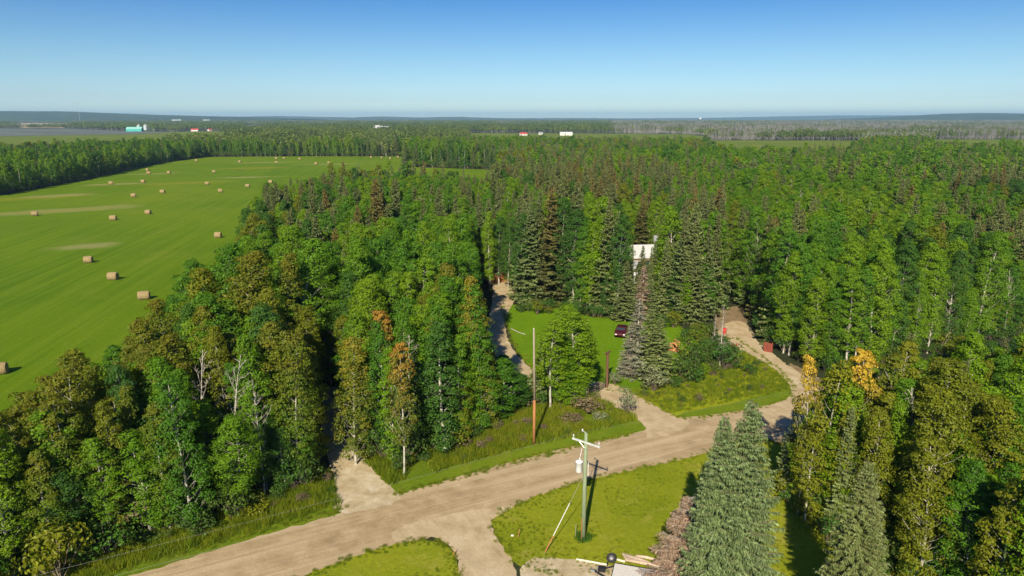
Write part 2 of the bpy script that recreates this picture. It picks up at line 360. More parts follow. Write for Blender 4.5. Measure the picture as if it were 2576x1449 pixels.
# verges, lawns, meadow
LAWN = P((1262, 770), (1280, 830), (1300, 880), (1335, 925), (1400, 960), (1480, 975), (1560, 985), (1620, 975), (1690, 930), (1760, 870), (1700, 815), (1640, 800), (1500, 800), (1400, 775))
VERGE_L = K((-50, 40), (-38, 52.5), (-31, 57), (-25, 61), (-20.4, 67), (-18, 66.5), (-9, 62), (-20, 55), (-30, 50), (-50, 34))
VERGE_M = P((985, 1243), (925, 1170), (890, 1090), (960, 1040), (1150, 1010), (1300, 960), (1480, 950), (1540, 975), (1640, 1040), (1660, 1062), (1620, 1090), (1250, 1185), (1000, 1255))
VERGE_R = P((1530, 960), (1600, 935), (1760, 870), (1850, 850), (1900, 885), (1960, 930), (1995, 970), (1985, 1000), (1930, 1022), (1750, 1055), (1700, 1050), (1620, 1005))
YARD = P((1240, 1310), (1240, 1330), (1300, 1420), (1400, 1449), (1400, 1560), (1700, 1700), (2400, 1700), (2300, 1200), (2000, 1130), (1900, 1100), (1740, 1150), (1450, 1215), (1290, 1275))
ISLE = P((560, 1560), (740, 1462), (870, 1408), (960, 1378), (1050, 1360), (1110, 1366), (1145, 1395), (1158, 1449), (1170, 1560))
sheet('verge', smooth_poly(VERGE_L, .6, .12, seed=1), .012, M['verge'])
sheet('verge.001', smooth_poly(VERGE_M, .6, .10, seed=2), .012, M['verge'])
sheet('meadow', smooth_poly(VERGE_R, .6, .10, seed=3), .012, M['meadow'])
sheet('lawn', smooth_poly(LAWN, .6, .08, seed=4), .016, M['lawn'])
sheet('roadside_lawn', smooth_poly(YARD, .5, .07, seed=5), .028, M['yard'])
sheet('roadside_lawn.001', smooth_poly(ISLE, .5, .07, seed=6), .028, M['yard'])
# strips of shorter mown grass right beside the road
sheet('mown_strip', smooth_poly(P((985, 1247), (960, 1222), (1100, 1190), (1250, 1150), (1420, 1108), (1560, 1070), (1612, 1058), (1632, 1072), (1600, 1088), (1420, 1128), (1250, 1172), (1100, 1215)), .5, .07, seed=7), .024, M['mown_verge'])
sheet('mown_strip.001', smooth_poly(P((1715, 1050), (1712, 1040), (1850, 1012), (1940, 985), (1975, 965), (1960, 945), (1980, 945), (1995, 970), (1985, 998), (1930, 1020), (1800, 1042)), .5, .06, seed=8), .024, M['mown_verge'])
sheet('mown_strip.002', smooth_poly(P((120, 1449), (300, 1395), (560, 1335), (850, 1260), (862, 1280), (600, 1352), (300, 1432), (180, 1475)), .5, .07, seed=9), .024, M['mown_verge'])
# driveways
DRIVE_L = P((850, 1290), (842, 1240), (836, 1190), (815, 1120), (808, 1050), (800, 980), (870, 980), (868, 1050), (890, 1110), (925, 1165), (985, 1225), (1010, 1252), (960, 1275))
DRIVE_M = P((1735, 1070), (1700, 1050), (1620, 1005), (1560, 975), (1530, 965), (1400, 945), (1335, 925), (1300, 890), (1276, 850), (1272, 800), (1290, 765), (1300, 735), (1270, 700), (1235, 690), (1240, 735), (1232, 790), (1222, 840), (1235, 875), (1262, 912), (1310, 945), (1400, 975), (1490, 1000), (1560, 1030), (1610, 1060), (1625, 1082), (1640, 1105))
DRIVE_R = P((2120, 1060), (2070, 1000), (2040, 960), (1985, 920), (1930, 880), (1900, 850), (1888, 826), (1862, 808), (1830, 812), (1805, 840), (1838, 870), (1880, 890), (1940, 925), (1970, 950), (1988, 975), (1980, 1003), (1900, 1040), (2000, 1080))
DRIVE_F = P((1290, 1275), (1245, 1300), (1236, 1325), (1262, 1370), (1300, 1449), (1310, 1600), (1180, 1600), (1158, 1449), (1150, 1405), (1118, 1366), (1070, 1350), (1000, 1362), (1000, 1330), (1150, 1290))
sheet('driveway', smooth_poly(DRIVE_L, .5, .12, seed=10), .032, M['dirt'])
sheet('driveway.001', smooth_poly(DRIVE_M, .5, .08, seed=11), .032, M['drive'])
sheet('driveway.002', smooth_poly(DRIVE_R, .5, .08, seed=12), .032, M['drive'])
sheet('driveway.003', smooth_poly(DRIVE_F, .5, .07, seed=13), .034, M['drive'])
sheet('bare_ground', smooth_poly(P((1308, 1449), (1315, 1425), (1340, 1405), (1440, 1408), (1530, 1425), (1640, 1450), (1720, 1500), (1700, 1620), (1320, 1620)), .5, .09, seed=14), .032, M['dirt'])
sheet('bare_ground.001', smooth_poly(P((1985, 915), (2060, 950), (2120, 985), (2080, 1010), (2030, 958)), .5, .12, seed=15), .028, M['brown'])
sheet('bare_ground.002', smooth_poly(P((1588, 826), (1612, 790), (1622, 765), (1600, 735), (1625, 732), (1640, 765), (1628, 795), (1606, 828)), .8, .25, seed=16), .020, M['brown'])
sheet('verge.002', smooth_poly(P((1560, 835), (1555, 740), (1545, 640), (1660, 630), (1680, 740), (1660, 835)), .8, .25, seed=26), .010, M['verge'])
sheet('bare_ground.003', smooth_poly(P((1815, 850), (1800, 800), (1830, 775), (1880, 775), (1870, 830)), .5, .2, seed=17), .028, M['brown'])
# far fields; the near edge of each lies behind the tree tops in front of it
def strip(far, near, h=16.0): return P(*far)+[at(a, b, h) for a, b in near][::-1]
def far_sheet(name, pts, z, m): return sheet(name, pts, z, m)
M['f_grey'] = plain('purple_grey_crop', (.11, .125, .10), .9, 0, .3, .01)
M['f_tan'] = plain('ripe_grain', (.42, .31, .16), .9, 0, .15, .01)
M['f_pale'] = plain('pale_hay_land', (.28, .27, .12), .9, 0, .2, .01)
PAST = strip([(-300, 323), (440, 332), (500, 330.5), (560, 331)], [(-300, 362), (0, 360), (170, 351), (367, 344), (450, 334), (560, 332.5)])
GREY = P((-300, 323.2), (170, 324), (440, 334.2), (330, 338), (150, 341), (-300, 348))
far_sheet('pasture', PAST, .2, M['pasture']); far_sheet('grey_field', GREY, .5, M['f_grey'])
TAN = P((38, 309.8), (170, 310.5), (190, 314), (160, 322.6), (52, 322.4))
far_sheet('grain_field', TAN, .6, M['f_tan'])
TAN2 = P((265, 316), (312, 316), (310, 318.5), (268, 318.5)); far_sheet('grain_field.001', TAN2, .6, M['f_tan'])
CLR = [strip([(1790, 353.5), (2165, 354)], [(1790, 362), (1900, 369), (2165, 361)]), strip([(1180, 335), (1500, 336), (1730, 338), (1770, 343)], [(1180, 340), (1500, 342), (1730, 346), (1770, 349)]), strip([(2350, 351), (2700, 351)], [(2350, 357), (2700, 357)])]
for i, q in enumerate(CLR): far_sheet('clearing' if i == 0 else 'clearing.%03d' % i, q, .25, M['pasture'] if i < 3 else M['f_pale'])

# ------------------------------------------------------------------ hills
def ridge(name, D, pts, depth, m, seed, zb=-.6):
    rr = np.random.default_rng(seed); xs = np.linspace(pts[0][0], pts[-1][0], 160)
    top = np.interp(xs, [p[0] for p in pts], [p[1] for p in pts]) + np.convolve(rr.normal(0, .8, 160+8), np.ones(9)/9, 'valid')*D/2500
    V = []; nr = 9
    for j in range(nr):
        s_ = j/(nr-1); prof = math.sin(s_*math.pi)**.8
        for i, x in enumerate(xs): V.append((x, D-depth+2*depth*s_, zb+max(0, top[i])*prof+rr.normal(0, .4)*prof*D/5000))
    F = np.array([(j*160+i, j*160+i+1, (j+1)*160+i+1, (j+1)*160+i) for j in range(nr-1) for i in range(159)])
    me = npmesh(name, np.array(V), [F], [m], None, True); o = link(bpy.data.objects.new(name, me)); o['kind'] = 'structure'; return o
def rp_(D, l): # (print x, print y of the skyline) -> (x, height) at distance D
    o = []
    for x, y in l:
        u = (x/2.515625-512)/FPX; v = (y/2.515625-288)/FPX; dy = math.cos(PITCH)-v*math.sin(PITCH); dz = -math.sin(PITCH)-v*math.cos(PITCH); t = D/dy
        o.append((u*t, max(0, HC+dz*t)))
    return o
M['hill'] = leaf_mat('wooded_hillside', [(0, (.016, .032, .012)), (1, (.04, .06, .02))]) if False else M['far']
ridge('hill', 6500, rp_(6500, [(-500, 280), (0, 279), (160, 280), (260, 284), (400, 289), (600, 293.5), (760, 299)]), 1500, M['hill'], 1)
ridge('hill.001', 11500, rp_(11500, [(300, 299), (700, 292), (860, 294.5), (878, 297), (960, 292.5), (1040, 295), (1160, 294), (1260, 297), (1500, 297), (1620, 300)]), 2500, M['hill'], 2)
ridge('hill.002', 15000, rp_(15000, [(1300, 302), (1500, 298), (1750, 296.5), (1900, 294), (2080, 290.5), (2200, 290), (2400, 290), (2700, 290)]), 3000, M['hill'], 3)
ridge('hill.003', 7000, rp_(7000, [(2150, 300), (2300, 292), (2400, 286), (2460, 284), (2560, 286), (2640, 285), (2760, 289), (2900, 290)]), 1500, M['hill'], 4)

# ------------------------------------------------------------------ tree makers (numpy)
def leaf_quads(C, NRM, size, rr, asp=.72, fold=.18):
    """diamond leaves at C facing NRM"""
    n_ = len(C); NRM = NRM/np.linalg.norm(NRM, axis=1)[:, None]
    a = np.cross(NRM, rr.normal(size=(n_, 3))); a /= np.linalg.norm(a, axis=1)[:, None]; b_ = np.cross(NRM, a)
    s_ = (size*rr.uniform(.65, 1.35, n_))[:, None]
    V = np.stack([C-a*s_*.5, C+b_*s_*.5*asp+NRM*s_*fold, C+a*s_*.5, C-b_*s_*.5*asp+NRM*s_*fold], 1).reshape(-1, 3)
    return V, np.arange(n_*4).reshape(-1, 4)
def tube_np(pts, rad, n=5):
    pts = np.array(pts, float); k = len(pts); V = []
    for i in range(k):
        d = pts[min(i+1, k-1)]-pts[max(i-1, 0)]; d /= np.linalg.norm(d)+1e-9
        a = np.cross(d, (0, 0, 1) if abs(d[2]) < .9 else (1, 0, 0)); a /= np.linalg.norm(a); b_ = np.cross(d, a)
        for j in range(n):
            t = 2*math.pi*j/n; V.append(pts[i]+(a*math.cos(t)+b_*math.sin(t))*rad[i])
    F = [(i*n+j, i*n+(j+1) % n, (i+1)*n+(j+1) % n, (i+1)*n+j) for i in range(k-1) for j in range(n)]
    return np.array(V), np.array(F)
def joinp(parts):
    V = []; F = []; o = 0
    for v, f in parts:
        if len(v) == 0: continue
        V.append(v); F.append(f+o); o += len(v)
    return np.concatenate(V), np.concatenate(F)
def aspen(seed, H=16, R=2.3, base=.3, ncl=75, nlf=75, ls=.19, limbs=True, top=.9, bare=0.0):
    rr = np.random.default_rng(seed); T = []; LV = []
    bend = rr.normal(0, .35, 2); ph = rr.uniform(0, 6)
    def axis(z): s_ = z/H; return np.array((bend[0]*s_*s_*2+.15*math.sin(s_*5+ph), bend[1]*s_*s_*2+.15*math.cos(s_*4+ph), z))
    zs = np.linspace(0, H*.97, 9); T.append(tube_np([axis(z) for z in zs], [.125*(1-z/H)**.8+.02 for z in zs], 6))
    Cs = []; 
    for i in range(ncl):
        t = (i+rr.uniform(0, 1))/ncl; t = t**.92; z = H*(base+(1-base)*t)
        pr = math.sin(math.pi*min(1, .16+.80*t))**.75*(1-.25*max(0, t-.75)*4*(1-top))
        az = i*2.39996+rr.normal(0, .5); q = rr.uniform(.35, 1.0)**.6
        r_ = R*pr*q*(1+.22*math.sin(az*2+ph)+.18*math.sin(t*9+ph*2))
        ax = axis(z); c_ = ax+np.array((math.cos(az)*r_, math.sin(az)*r_, .25*r_)); Cs.append(c_)
        if limbs and q > .72:
            a0 = axis(max(z-r_*.9, .5)); mid = (a0+c_)/2+np.array((0, 0, -.12*r_)); T.append(tube_np([a0, mid, c_], [.028+.008*r_, .02, .008], 3))
        if rr.random() < bare: continue
        cs = rr.uniform(.6, 1.15)*(.55+.45*pr)*(R/2.3)**.6
        k = max(3, int(nlf*rr.uniform(.6, 1.3))); d = rr.normal(size=(k, 3)); d /= np.linalg.norm(d, axis=1)[:, None]; d[:, 2] = np.abs(d[:, 2])*rr.choice([1, 1, 1, -.7], k)
        pts = c_+d*(rr.uniform(.25, 1, (k, 1))**.45)*np.array((1, 1, .62))*cs
        out = pts-ax; out[:, 2] *= .3; out /= np.linalg.norm(out, axis=1)[:, None]+1e-6
        LV.append((pts, d*.7+out*.55+np.array((0, 0, .45))+rr.normal(0, .42, (k, 3))))
    C = np.concatenate([l[0] for l in LV]); Nn = np.concatenate([l[1] for l in LV])
    return leaf_quads(C, Nn, ls, rr), joinp(T)
def spruce(seed, H=16, R=2.6, dz=.40, nb=8, ns=5, base=.05, w=.17, droop=.35, dens=1.0, power=.85, tubes=False, tlm=9):
    rr = np.random.default_rng(seed); T = []; V = []; z = H*base+.3
    zs = np.linspace(0, H, 7); T.append(tube_np([(0, 0, q) for q in zs], [.20*(1-q/H)+.012 for q in zs], 6))
    lop = rr.uniform(0, 6)
    while z < H-.15:
        t = z/H; L0 = R*max(.02, 1-t)**power*(1-.25*max(0, .18-t)/.18)+.12
        for k in range(max(4, int(nb*(1-.35*t)))):
            if rr.random() > dens: continue
            az = rr.uniform(0, 2*math.pi); L = L0*rr.choice([rr.uniform(.45, .8), rr.uniform(.75, 1.18), rr.uniform(.85, 1.1)])*(1+.12*math.sin(az*2+lop)); el0 = .45*t-.12-droop*(1-t)*rr.uniform(.4, 1.2)
            dr = np.array((math.cos(az), math.sin(az), 0)); sd_ = np.array((-math.sin(az), math.cos(az), 0)); zz = z+rr.normal(0, dz*.4)
            def pt(s_): return dr*L*s_+np.array((0, 0, zz+L*(el0*s_+.22*s_*s_*(1 if t < .75 else .4))))
            if tubes: T.append(tube_np([pt(0), pt(.5), pt(1)], [.03, .018, .006], 3))
            m_ = max(2, int(ns*L/1.6+1.5))
            for j in range(m_):
                s_ = (j+1)/m_; c_ = pt(s_*.93); tl = min(tlm, max(.16, L*.42*(1-.62*s_))); nn = (-1, 1) if j < m_-1 else (-1, 0, 1)
                for sg in nn:
                    d_ = dr*(.75 if sg else 1)+sd_*sg*.85+np.array((0, 0, -.28+rr.normal(0, .16))); d_ /= np.linalg.norm(d_)
                    tl2 = tl*rr.uniform(.7, 1.25); wv = np.cross(d_, (0, 0, 1)); wv /= np.linalg.norm(wv); wv = wv*math.cos(.5)+np.cross(d_, wv)*rr.normal(0, .5)
                    ww = w*rr.uniform(.7, 1.3)*(.6+.4*min(1, L))
                    V += [c_-d_*.05, c_+d_*tl2*.45+wv*ww, c_+d_*tl2+np.array((0, 0, -.05)), c_+d_*tl2*.45-wv*ww]
                    if rr.random() < .5:   # hanging twig
                        h_ = rr.uniform(.12, .38); q_ = c_+d_*tl2*rr.uniform(.3, .8); V += [q_-d_*w*.7, q_-np.array((0, 0, h_)), q_+d_*w*.7, q_+np.array((0, 0, .03))]
        z += dz*rr.uniform(.7, 1.3)*(1-.45*t)
    V = np.array(V); return (V, np.arange(len(V)).reshape(-1, 4)), joinp(T)
def bare_tree(seed, H=14, R=2.2, nb=26, base=.35, conifer=False, lean=.5):
    rr = np.random.default_rng(seed); T = []; bd = rr.normal(0, lean, 2)
    ax = lambda z: np.array((bd[0]*(z/H)**2*2, bd[1]*(z/H)**2*2, z))
    zs = np.linspace(0, H, 8); T.append(tube_np([ax(z) for z in zs], [.105*(1-z/H)+.02 for z in zs], 6))
    for i in range(nb):
        t = (i+rr.random())/nb; z = H*(base+(1-base)*t*.97); az = i*2.4+rr.normal(0, .4)
        L = R*((1-t)**.8+.12 if conifer else math.sin(math.pi*(.2+.75*t)))*rr.uniform(.5, 1.1); el = (-.25 if conifer else .75)+rr.normal(0, .2)
        d = np.array((math.cos(az)*math.cos(el), math.sin(az)*math.cos(el), math.sin(el))); a0 = ax(z); a1 = a0+d*L*.55+rr.normal(0, .08, 3); a2 = a1+(d+np.array((0, 0, -.15 if conifer else .35)))*L*.5
        T.append(tube_np([a0, a1, a2], [.036, .022, .008], 3))
        for j in range(3 if conifer else 5):
            b0 = a0+(a2-a0)*rr.uniform(.35, .95); dd = d*.7+rr.normal(0, .55, 3)+np.array((0, 0, .25 if not conifer else -.2)); dd /= np.linalg.norm(dd)
            T.append(tube_np([b0, b0+dd*L*rr.uniform(.2, .42)], [.020, .006], 3))
    return joinp(T)
def shrub_np(seed, H=2.0, R=1.4, n_=420, ls=.22, ncl=14):
    rr = np.random.default_rng(seed); C = []; D = []; T = []
    for i in range(ncl):
        az = i*2.4; r_ = R*math.sqrt(rr.random())*.75; c_ = np.array((math.cos(az)*r_, math.sin(az)*r_, H*(.35+.45*rr.random()*(1-.35*r_/R)))); k = n_//ncl
        d = rr.normal(size=(k, 3)); d /= np.linalg.norm(d, axis=1)[:, None]; s_ = rr.uniform(.35, .6)*R*.75
        C.append(c_+d*(rr.uniform(.3, 1, (k, 1))**.5)*np.array((1, 1, .8))*s_); D.append(d+np.array((0, 0, .4))+rr.normal(0, .4, (k, 3)))
        T.append(tube_np([(0, 0, 0), c_*.6, c_], [.03, .02, .01], 3))
    C = np.concatenate(C); C[:, 2] = np.maximum(C[:, 2], .06)
    return leaf_quads(C, np.concatenate(D), ls, rr), joinp(T)
def grass_np(seed, H=.6, R=.45, n_=46):
    rr = np.random.default_rng(seed); V = []
    for i in range(n_):
        r_ = R*math.sqrt(rr.random()); az = rr.uniform(0, 6.28); b_ = np.array((math.cos(az)*r_, math.sin(az)*r_, 0)); a2 = rr.uniform(0, 6.28)
        sd_ = np.array((math.cos(a2), math.sin(a2), 0))*.022; ln = np.array((rr.normal(0, .28), rr.normal(0, .28), 1))*H*rr.uniform(.55, 1.1)
        V += [b_-sd_, b_+sd_, b_+ln*.6+sd_*.8, b_+ln]
    V = np.array(V); return V, np.arange(len(V)).reshape(-1, 4)

def two(vl, fl, vt, ft, name, ml, mt):
    V = np.concatenate([vl, vt]); F = np.concatenate([fl, ft+len(vl)]); mi = np.concatenate([np.zeros(len(fl)), np.ones(len(ft))])
    return npmesh(name, V, [F], [ml, mt], mi)
class Proto:  # crown + trunk meshes shared by the individuals, and the joined one for the mass
    def __init__(s, kind, crown, trunk, ml, mt, H, R):
        s.kind = kind; s.H = H; s.R = R
        s.crown = npmesh('crown', *[crown[0], [crown[1]]], mats=[ml]) if crown is not None else None
        s.trunk = npmesh('trunk', trunk[0], [trunk[1]], [mt], None, True)
        if crown is not None: s.joined = two(*crown, *trunk, kind+'_whole', ml, mt)
        else: s.joined = s.trunk
ASP = [Proto('aspen_tree', *aspen(s_, H_, R_, b_, nc_, nl_), M['leaf'], M['bark'], H_, R_) for s_, H_, R_, b_, nc_, nl_ in
       [(1, 16, 1.9, .14, 110, 100), (2, 15, 1.6, .10, 100, 96), (3, 17, 2.2, .20, 120, 104), (4, 14.5, 1.8, .05, 104, 96), (5, 16, 1.6, .26, 92, 98), (6, 15.5, 2.3, .12, 120, 104), (7, 13, 1.5, .06, 90, 90), (8, 16.5, 1.7, .3, 84, 96)]]
SPR_ = [Proto('spruce_tree', *spruce(s_, H_, R_, .40, 9, 6, .03, .13, power=pw), M['needle'], M['bark_dark'], H_, R_) for s_, H_, R_, pw in
        [(11, 16, 2.7, .85), (12, 17, 3.0, .9), (13, 14.5, 2.4, .8), (14, 17.5, 2.5, .75)]]
DEADA = [Proto('dead_aspen', None, bare_tree(s_, H_, 2.0, 26, .35), None, M['bark_dead'], H_, 2) for s_, H_ in ((21, 14), (22, 15), (23, 13))]
def dead_spruce_np(seed, H, R=1.7, dens=.55): return spruce(seed, H, R, .45, 7, 4, .1, .05, .5, dens, .7, True)
DEADS = [Proto('dead_spruce', *dead_spruce_np(s_, H_), M['twig_dead'], M['bark_dead'], H_, 1.7) for s_, H_ in ((31, 14), (32, 15.5))]
SHR = [Proto('shrub', *shrub_np(s_, H_, R_), M['shrub'], M['bark_dark'], H_, R_) for s_, H_, R_ in ((41, 2.4, 1.5), (42, 3.2, 1.8), (43, 1.7, 1.3))]
# lighter meshes for the middle distance and beyond
ASP_M = [Proto('aspen_mid', *aspen(s_, H_, R_, .06, 60, 26, .50, False), M['leaf'], M['bark'], H_, R_) for s_, H_, R_ in ((51, 16, 2.6), (52, 15, 2.3), (53, 17, 2.9), (54, 14, 2.3))]
SPR_M = [Proto('spruce_mid', *spruce(s_, H_, R_, .62, 7, 3, .05, .27), M['needle'], M['bark_dark'], H_, R_) for s_, H_, R_ in ((61, 16, 2.3), (62, 17.5, 2.5), (63, 14, 2.1))]

# ------------------------------------------------------------------ mass scatter by geometry nodes
def coll(name, meshes):
    c = bpy.data.collections.new(name)
    for i, me in enumerate(meshes):
        c.objects.link(bpy.data.objects.new('%s.%03d' % (name, i+1), me))
    return c
def scatter(name, pts, rot, scl, idx, collection, label, cat):
    me = bpy.data.meshes.new(name); n_ = len(pts)
    me.vertices.add(n_); me.vertices.foreach_set('co', np.asarray(pts, np.float32).ravel())
    a = me.attributes.new('rot', 'FLOAT', 'POINT'); a.data.foreach_set('value', np.asarray(rot, np.float32))
    a = me.attributes.new('scl', 'FLOAT_VECTOR', 'POINT'); a.data.foreach_set('vector', np.asarray(scl, np.float32).ravel())
    a = me.attributes.new('idx', 'INT', 'POINT'); a.data.foreach_set('value', np.asarray(idx, np.int32))
    o = link(bpy.data.objects.new(name, me)); tag(o, label, cat, None, 'stuff')
    g = bpy.data.node_groups.new(name+'_nodes', 'GeometryNodeTree')
    g.interface.new_socket('Geometry', in_out='INPUT', socket_type='NodeSocketGeometry'); g.interface.new_socket('Geometry', in_out='OUTPUT', socket_type='NodeSocketGeometry')
    gi = g.nodes.new('NodeGroupInput'); gout = g.nodes.new('NodeGroupOutput'); ip = g.nodes.new('GeometryNodeInstanceOnPoints')
    ci = g.nodes.new('GeometryNodeCollectionInfo'); ci.inputs['Collection'].default_value = collection; ci.inputs['Separate Children'].default_value = True; ci.inputs['Reset Children'].default_value = True
    def na(nm, t):
        x = g.nodes.new('GeometryNodeInputNamedAttribute'); x.data_type = t; x.inputs['Name'].default_value = nm; return [s_ for s_ in x.outputs if s_.enabled and s_.name == 'Attribute'][0]
    cx = g.nodes.new('ShaderNodeCombineXYZ'); g.links.new(na('rot', 'FLOAT'), cx.inputs['Z'])
    g.links.new(gi.outputs[0], ip.inputs['Points']); g.links.new(ci.outputs[0], ip.inputs['Instance']); ip.inputs['Pick Instance'].default_value = True
    g.links.new(na('idx', 'INT'), ip.inputs['Instance Index']); g.links.new(cx.outputs[0], ip.inputs['Rotation']); g.links.new(na('scl', 'FLOAT_VECTOR'), ip.inputs['Scale'])
    g.links.new(ip.outputs[0], gout.inputs[0]); md = o.modifiers.new('scatter', 'NODES'); md.node_group = g; return o
def inpoly(X, Y, poly):
    c = np.zeros(len(X), bool); n_ = len(poly); j = n_-1
    for i in range(n_):
        xi, yi = poly[i]; xj, yj = poly[j]
        if yi != yj: c ^= ((yi > Y) != (yj > Y)) & (X < (xj-xi)*(Y-yi)/(yj-yi)+xi)
        j = i
    return c
def dist_poly(X, Y, poly):
    d = np.full(len(X), 1e9)
    for i in range(len(poly)):
        ax_, ay = poly[i]; bx, by = poly[(i+1) % len(poly)]; dx, dy = bx-ax_, by-ay; t = np.clip(((X-ax_)*dx+(Y-ay)*dy)/(dx*dx+dy*dy+1e-9), 0, 1)
        d = np.minimum(d, np.hypot(X-ax_-t*dx, Y-ay-t*dy))
    return d
def jgrid(x0, x1, y0, y1, s_, seed):
    rr = np.random.default_rng(seed); xs = np.arange(x0, x1, s_); ys = np.arange(y0, y1, s_); X, Y = np.meshgrid(xs, ys); X = X.ravel()+rr.uniform(-.48, .48, X.size)*s_; Y = Y.ravel()+rr.uniform(-.48, .48, Y.size)*s_
    return X, Y
def vnoise(X, Y, s_, seed):   # smooth value noise, 0..1
    rr = np.random.default_rng(seed); T = rr.random((64, 64)); x = X/s_; y = Y/s_; xi = np.floor(x).astype(int); yi = np.floor(y).astype(int); fx = x-xi; fy = y-yi; fx = fx*fx*(3-2*fx); fy = fy*fy*(3-2*fy)
    g = lambda a, b_: T[a % 64, b_ % 64]
    return (g(xi, yi)*(1-fx)+g(xi+1, yi)*fx)*(1-fy)+(g(xi, yi+1)*(1-fx)+g(xi+1, yi+1)*fx)*fy

# ------------------------------------------------------------------ where the woods stand
WOOD_A = K((-52, 38), (-37.5, 51.3), (-31, 55.2), (-25, 59.5), (-20.6, 65.2))+P((812, 1180), (790, 1060), (795, 970), (875, 970), (885, 1060), (912, 1128), (938, 1172), (1004, 1190), (1100, 1155), (1180, 1122), (1210, 1100), (1195, 1000), (1172, 900), (1180, 800), (1195, 720))+K((-6, 150), (-44, 150))+BACK[1:9][::-1]+K((-52, 44))
COPSE = P((1335, 1020), (1345, 975), (1400, 965), (1450, 972), (1462, 1000), (1430, 1020), (1390, 1035))
BUSH = P((1672, 985), (1690, 935), (1724, 900), (1718, 850), (1790, 840), (1838, 890), (1830, 940), (1760, 965))
WOOD_C = P((1305, 800), (1330, 790), (1400, 800), (1500, 808), (1555, 810), (1560, 745), (1560, 690), (1500, 650), (1300, 680), (1310, 735))
WOOD_D = P((1650, 830), (1700, 830), (1800, 805), (1815, 760), (1800, 640), (1690, 620), (1680, 700), (1670, 760))
WOOD_E = P((1905, 800), (1918, 862), (1965, 888), (2040, 928), (2140, 955), (2260, 905), (2500, 855), (2900, 780), (3200, 700))+K((150, 190), (60, 170), (48, 150), (46, 135))
WOOD_F = K((27, 64), (36, 70), (60, 81.5), (110, 103), (150, 90), (90, 45), (60, 30), (36, 30), (34, 44), (30, 50), (27.5, 56))
NEAR = [(WOOD_A, 'A'), (WOOD_C, 'M'), (WOOD_D, 'D'), (WOOD_E, 'E'), (WOOD_F, 'F')]
GAP = P((1586, 830), (1588, 770), (1574, 720), (1560, 690), (1560, 650), (1660, 650), (1660, 690), (1655, 730), (1645, 780), (1618, 830))
X, Y = jgrid(-60, 175, 24, 150*S, 2.1, 1)
reg = np.full(len(X), '-'); 
for pl, k in NEAR: reg[inpoly(X, Y, pl)] = k
reg[(reg == 'A') & ((X > -16-(Y-50)*.13) | (Y > 84))] = 'B'
keep = reg != '-'
for q_, b_ in ((LAWN, 1.2), (DRIVE_M, 1.6), (DRIVE_R, 1.2), (GAP, .6), (DRIVE_L, .9)): keep &= ~inpoly(X, Y, q_) & (dist_poly(X, Y, q_) > b_)
X, Y, reg = X[keep], Y[keep], reg[keep]
# beyond: continuous forest between 134 m and the far country
X2, Y2 = jgrid(-70, 330, 150*S, 300, 3.3, 2); X3, Y3 = jgrid(-620, 620, 300, 640, 4.3, 3)
X4, Y4 = jgrid(-330, -200, 20, 300, 3.6, 4)
XB = np.concatenate([X2, X3, X4]); YB = np.concatenate([Y2, Y3, Y4])
k2 = ~inpoly(XB, YB, FIELD) & (np.abs(XB) < .80*YB+14) & ~inpoly(XB, YB, GAP)
k2 &= ~((XB < -215) & (YB < 300) & (XB < -300))
for q in CLR+[PAST]: k2 &= ~inpoly(XB, YB, q)
XB, YB = XB[k2], YB[k2]; rb = np.where(XB < -200, 'L', np.where(YB < 260, 'G', 'H'))
X = np.concatenate([X, XB]); Y = np.concatenate([Y, YB]); reg = np.concatenate([reg, rb])
k = (np.abs(X) < .80*Y+12); X, Y, reg = X[k], Y[k], reg[k]
n_ = len(X); rr = np.random.default_rng(99); u = rr.random(n_); sn = vnoise(X, Y, 30, 5)*.6+vnoise(X, Y, 11, 6)*.4
# share of spruce by place
U = X/(Y*.97+8)                                     # bearing, used only to say which part of the forest
ps = np.clip((sn-.44)*3.2, .06, .85)
mid = (reg == 'G') & (X > -12) & (X < 52); ps[mid] = np.clip(ps[mid]*1.0+.28, 0, .9)
ps[(reg == 'M')] = .42; ps[(reg == 'D')] = .72; ps[reg == 'A'] = .03; ps[reg == 'B'] = np.clip((sn[reg == 'B']-.62)*3, .02, .5)*(Y[reg == 'B'] > 80); ps[reg == 'F'] = .08; ps[reg == 'C'] = .3
ps[(reg == 'G') & (X < -20)] = np.clip((sn[(reg == 'G') & (X < -20)]-.45)*2.6, .1, .7)
ps[reg == 'L'] *= .2
kind = np.where(u < ps, 's', 'a'); v = rr.random(n_)
dn = vnoise(X, Y, 16, 8)
kind[(v < .055) & (dn > .45) & (reg != 'L') & (reg != 'A')] = 'd'
kind[(v > .985) & ((reg == 'D') | (reg == 'M') | (reg == 'G'))] = 'e'
hs = rr.uniform(.72, 1.10, n_)*(.88+.2*vnoise(X, Y, 14, 9)); hs *= np.where(reg == 'A', 1.0, 1.0)
hs *= np.where(reg == 'F', .90, 1.0); hs[(kind == 's')] *= 1.03; hs *= np.where(reg == 'L', .9, 1)
def hmax(X, Y, prof):   # tallest a tree may be and still stay below the skyline seen in the photo
    z = 11.; d = Y*math.cos(PITCH)+(HC-z)*math.sin(PITCH); xp = (512+FPX*X/d)*2.515625; yp = np.interp(xp, [p_[0] for p_ in prof], [p_[1] for p_ in prof]); return HC-Y*np.tan(PITCH+np.arctan((yp/2.515625-288)/FPX)), xp
hs[np.isin(reg, ['D', 'M'])] *= 1.12; hs[(reg == 'G') & (kind == 's')] *= 1.10
lim, xp = hmax(X, Y, OUT); sel = np.isin(reg, ['A', 'B']) | ((reg == 'G') & (xp < 1250)); hs = np.where(sel, np.minimum(hs, lim/16.9*rr.uniform(.90, 1.03, n_)), hs)
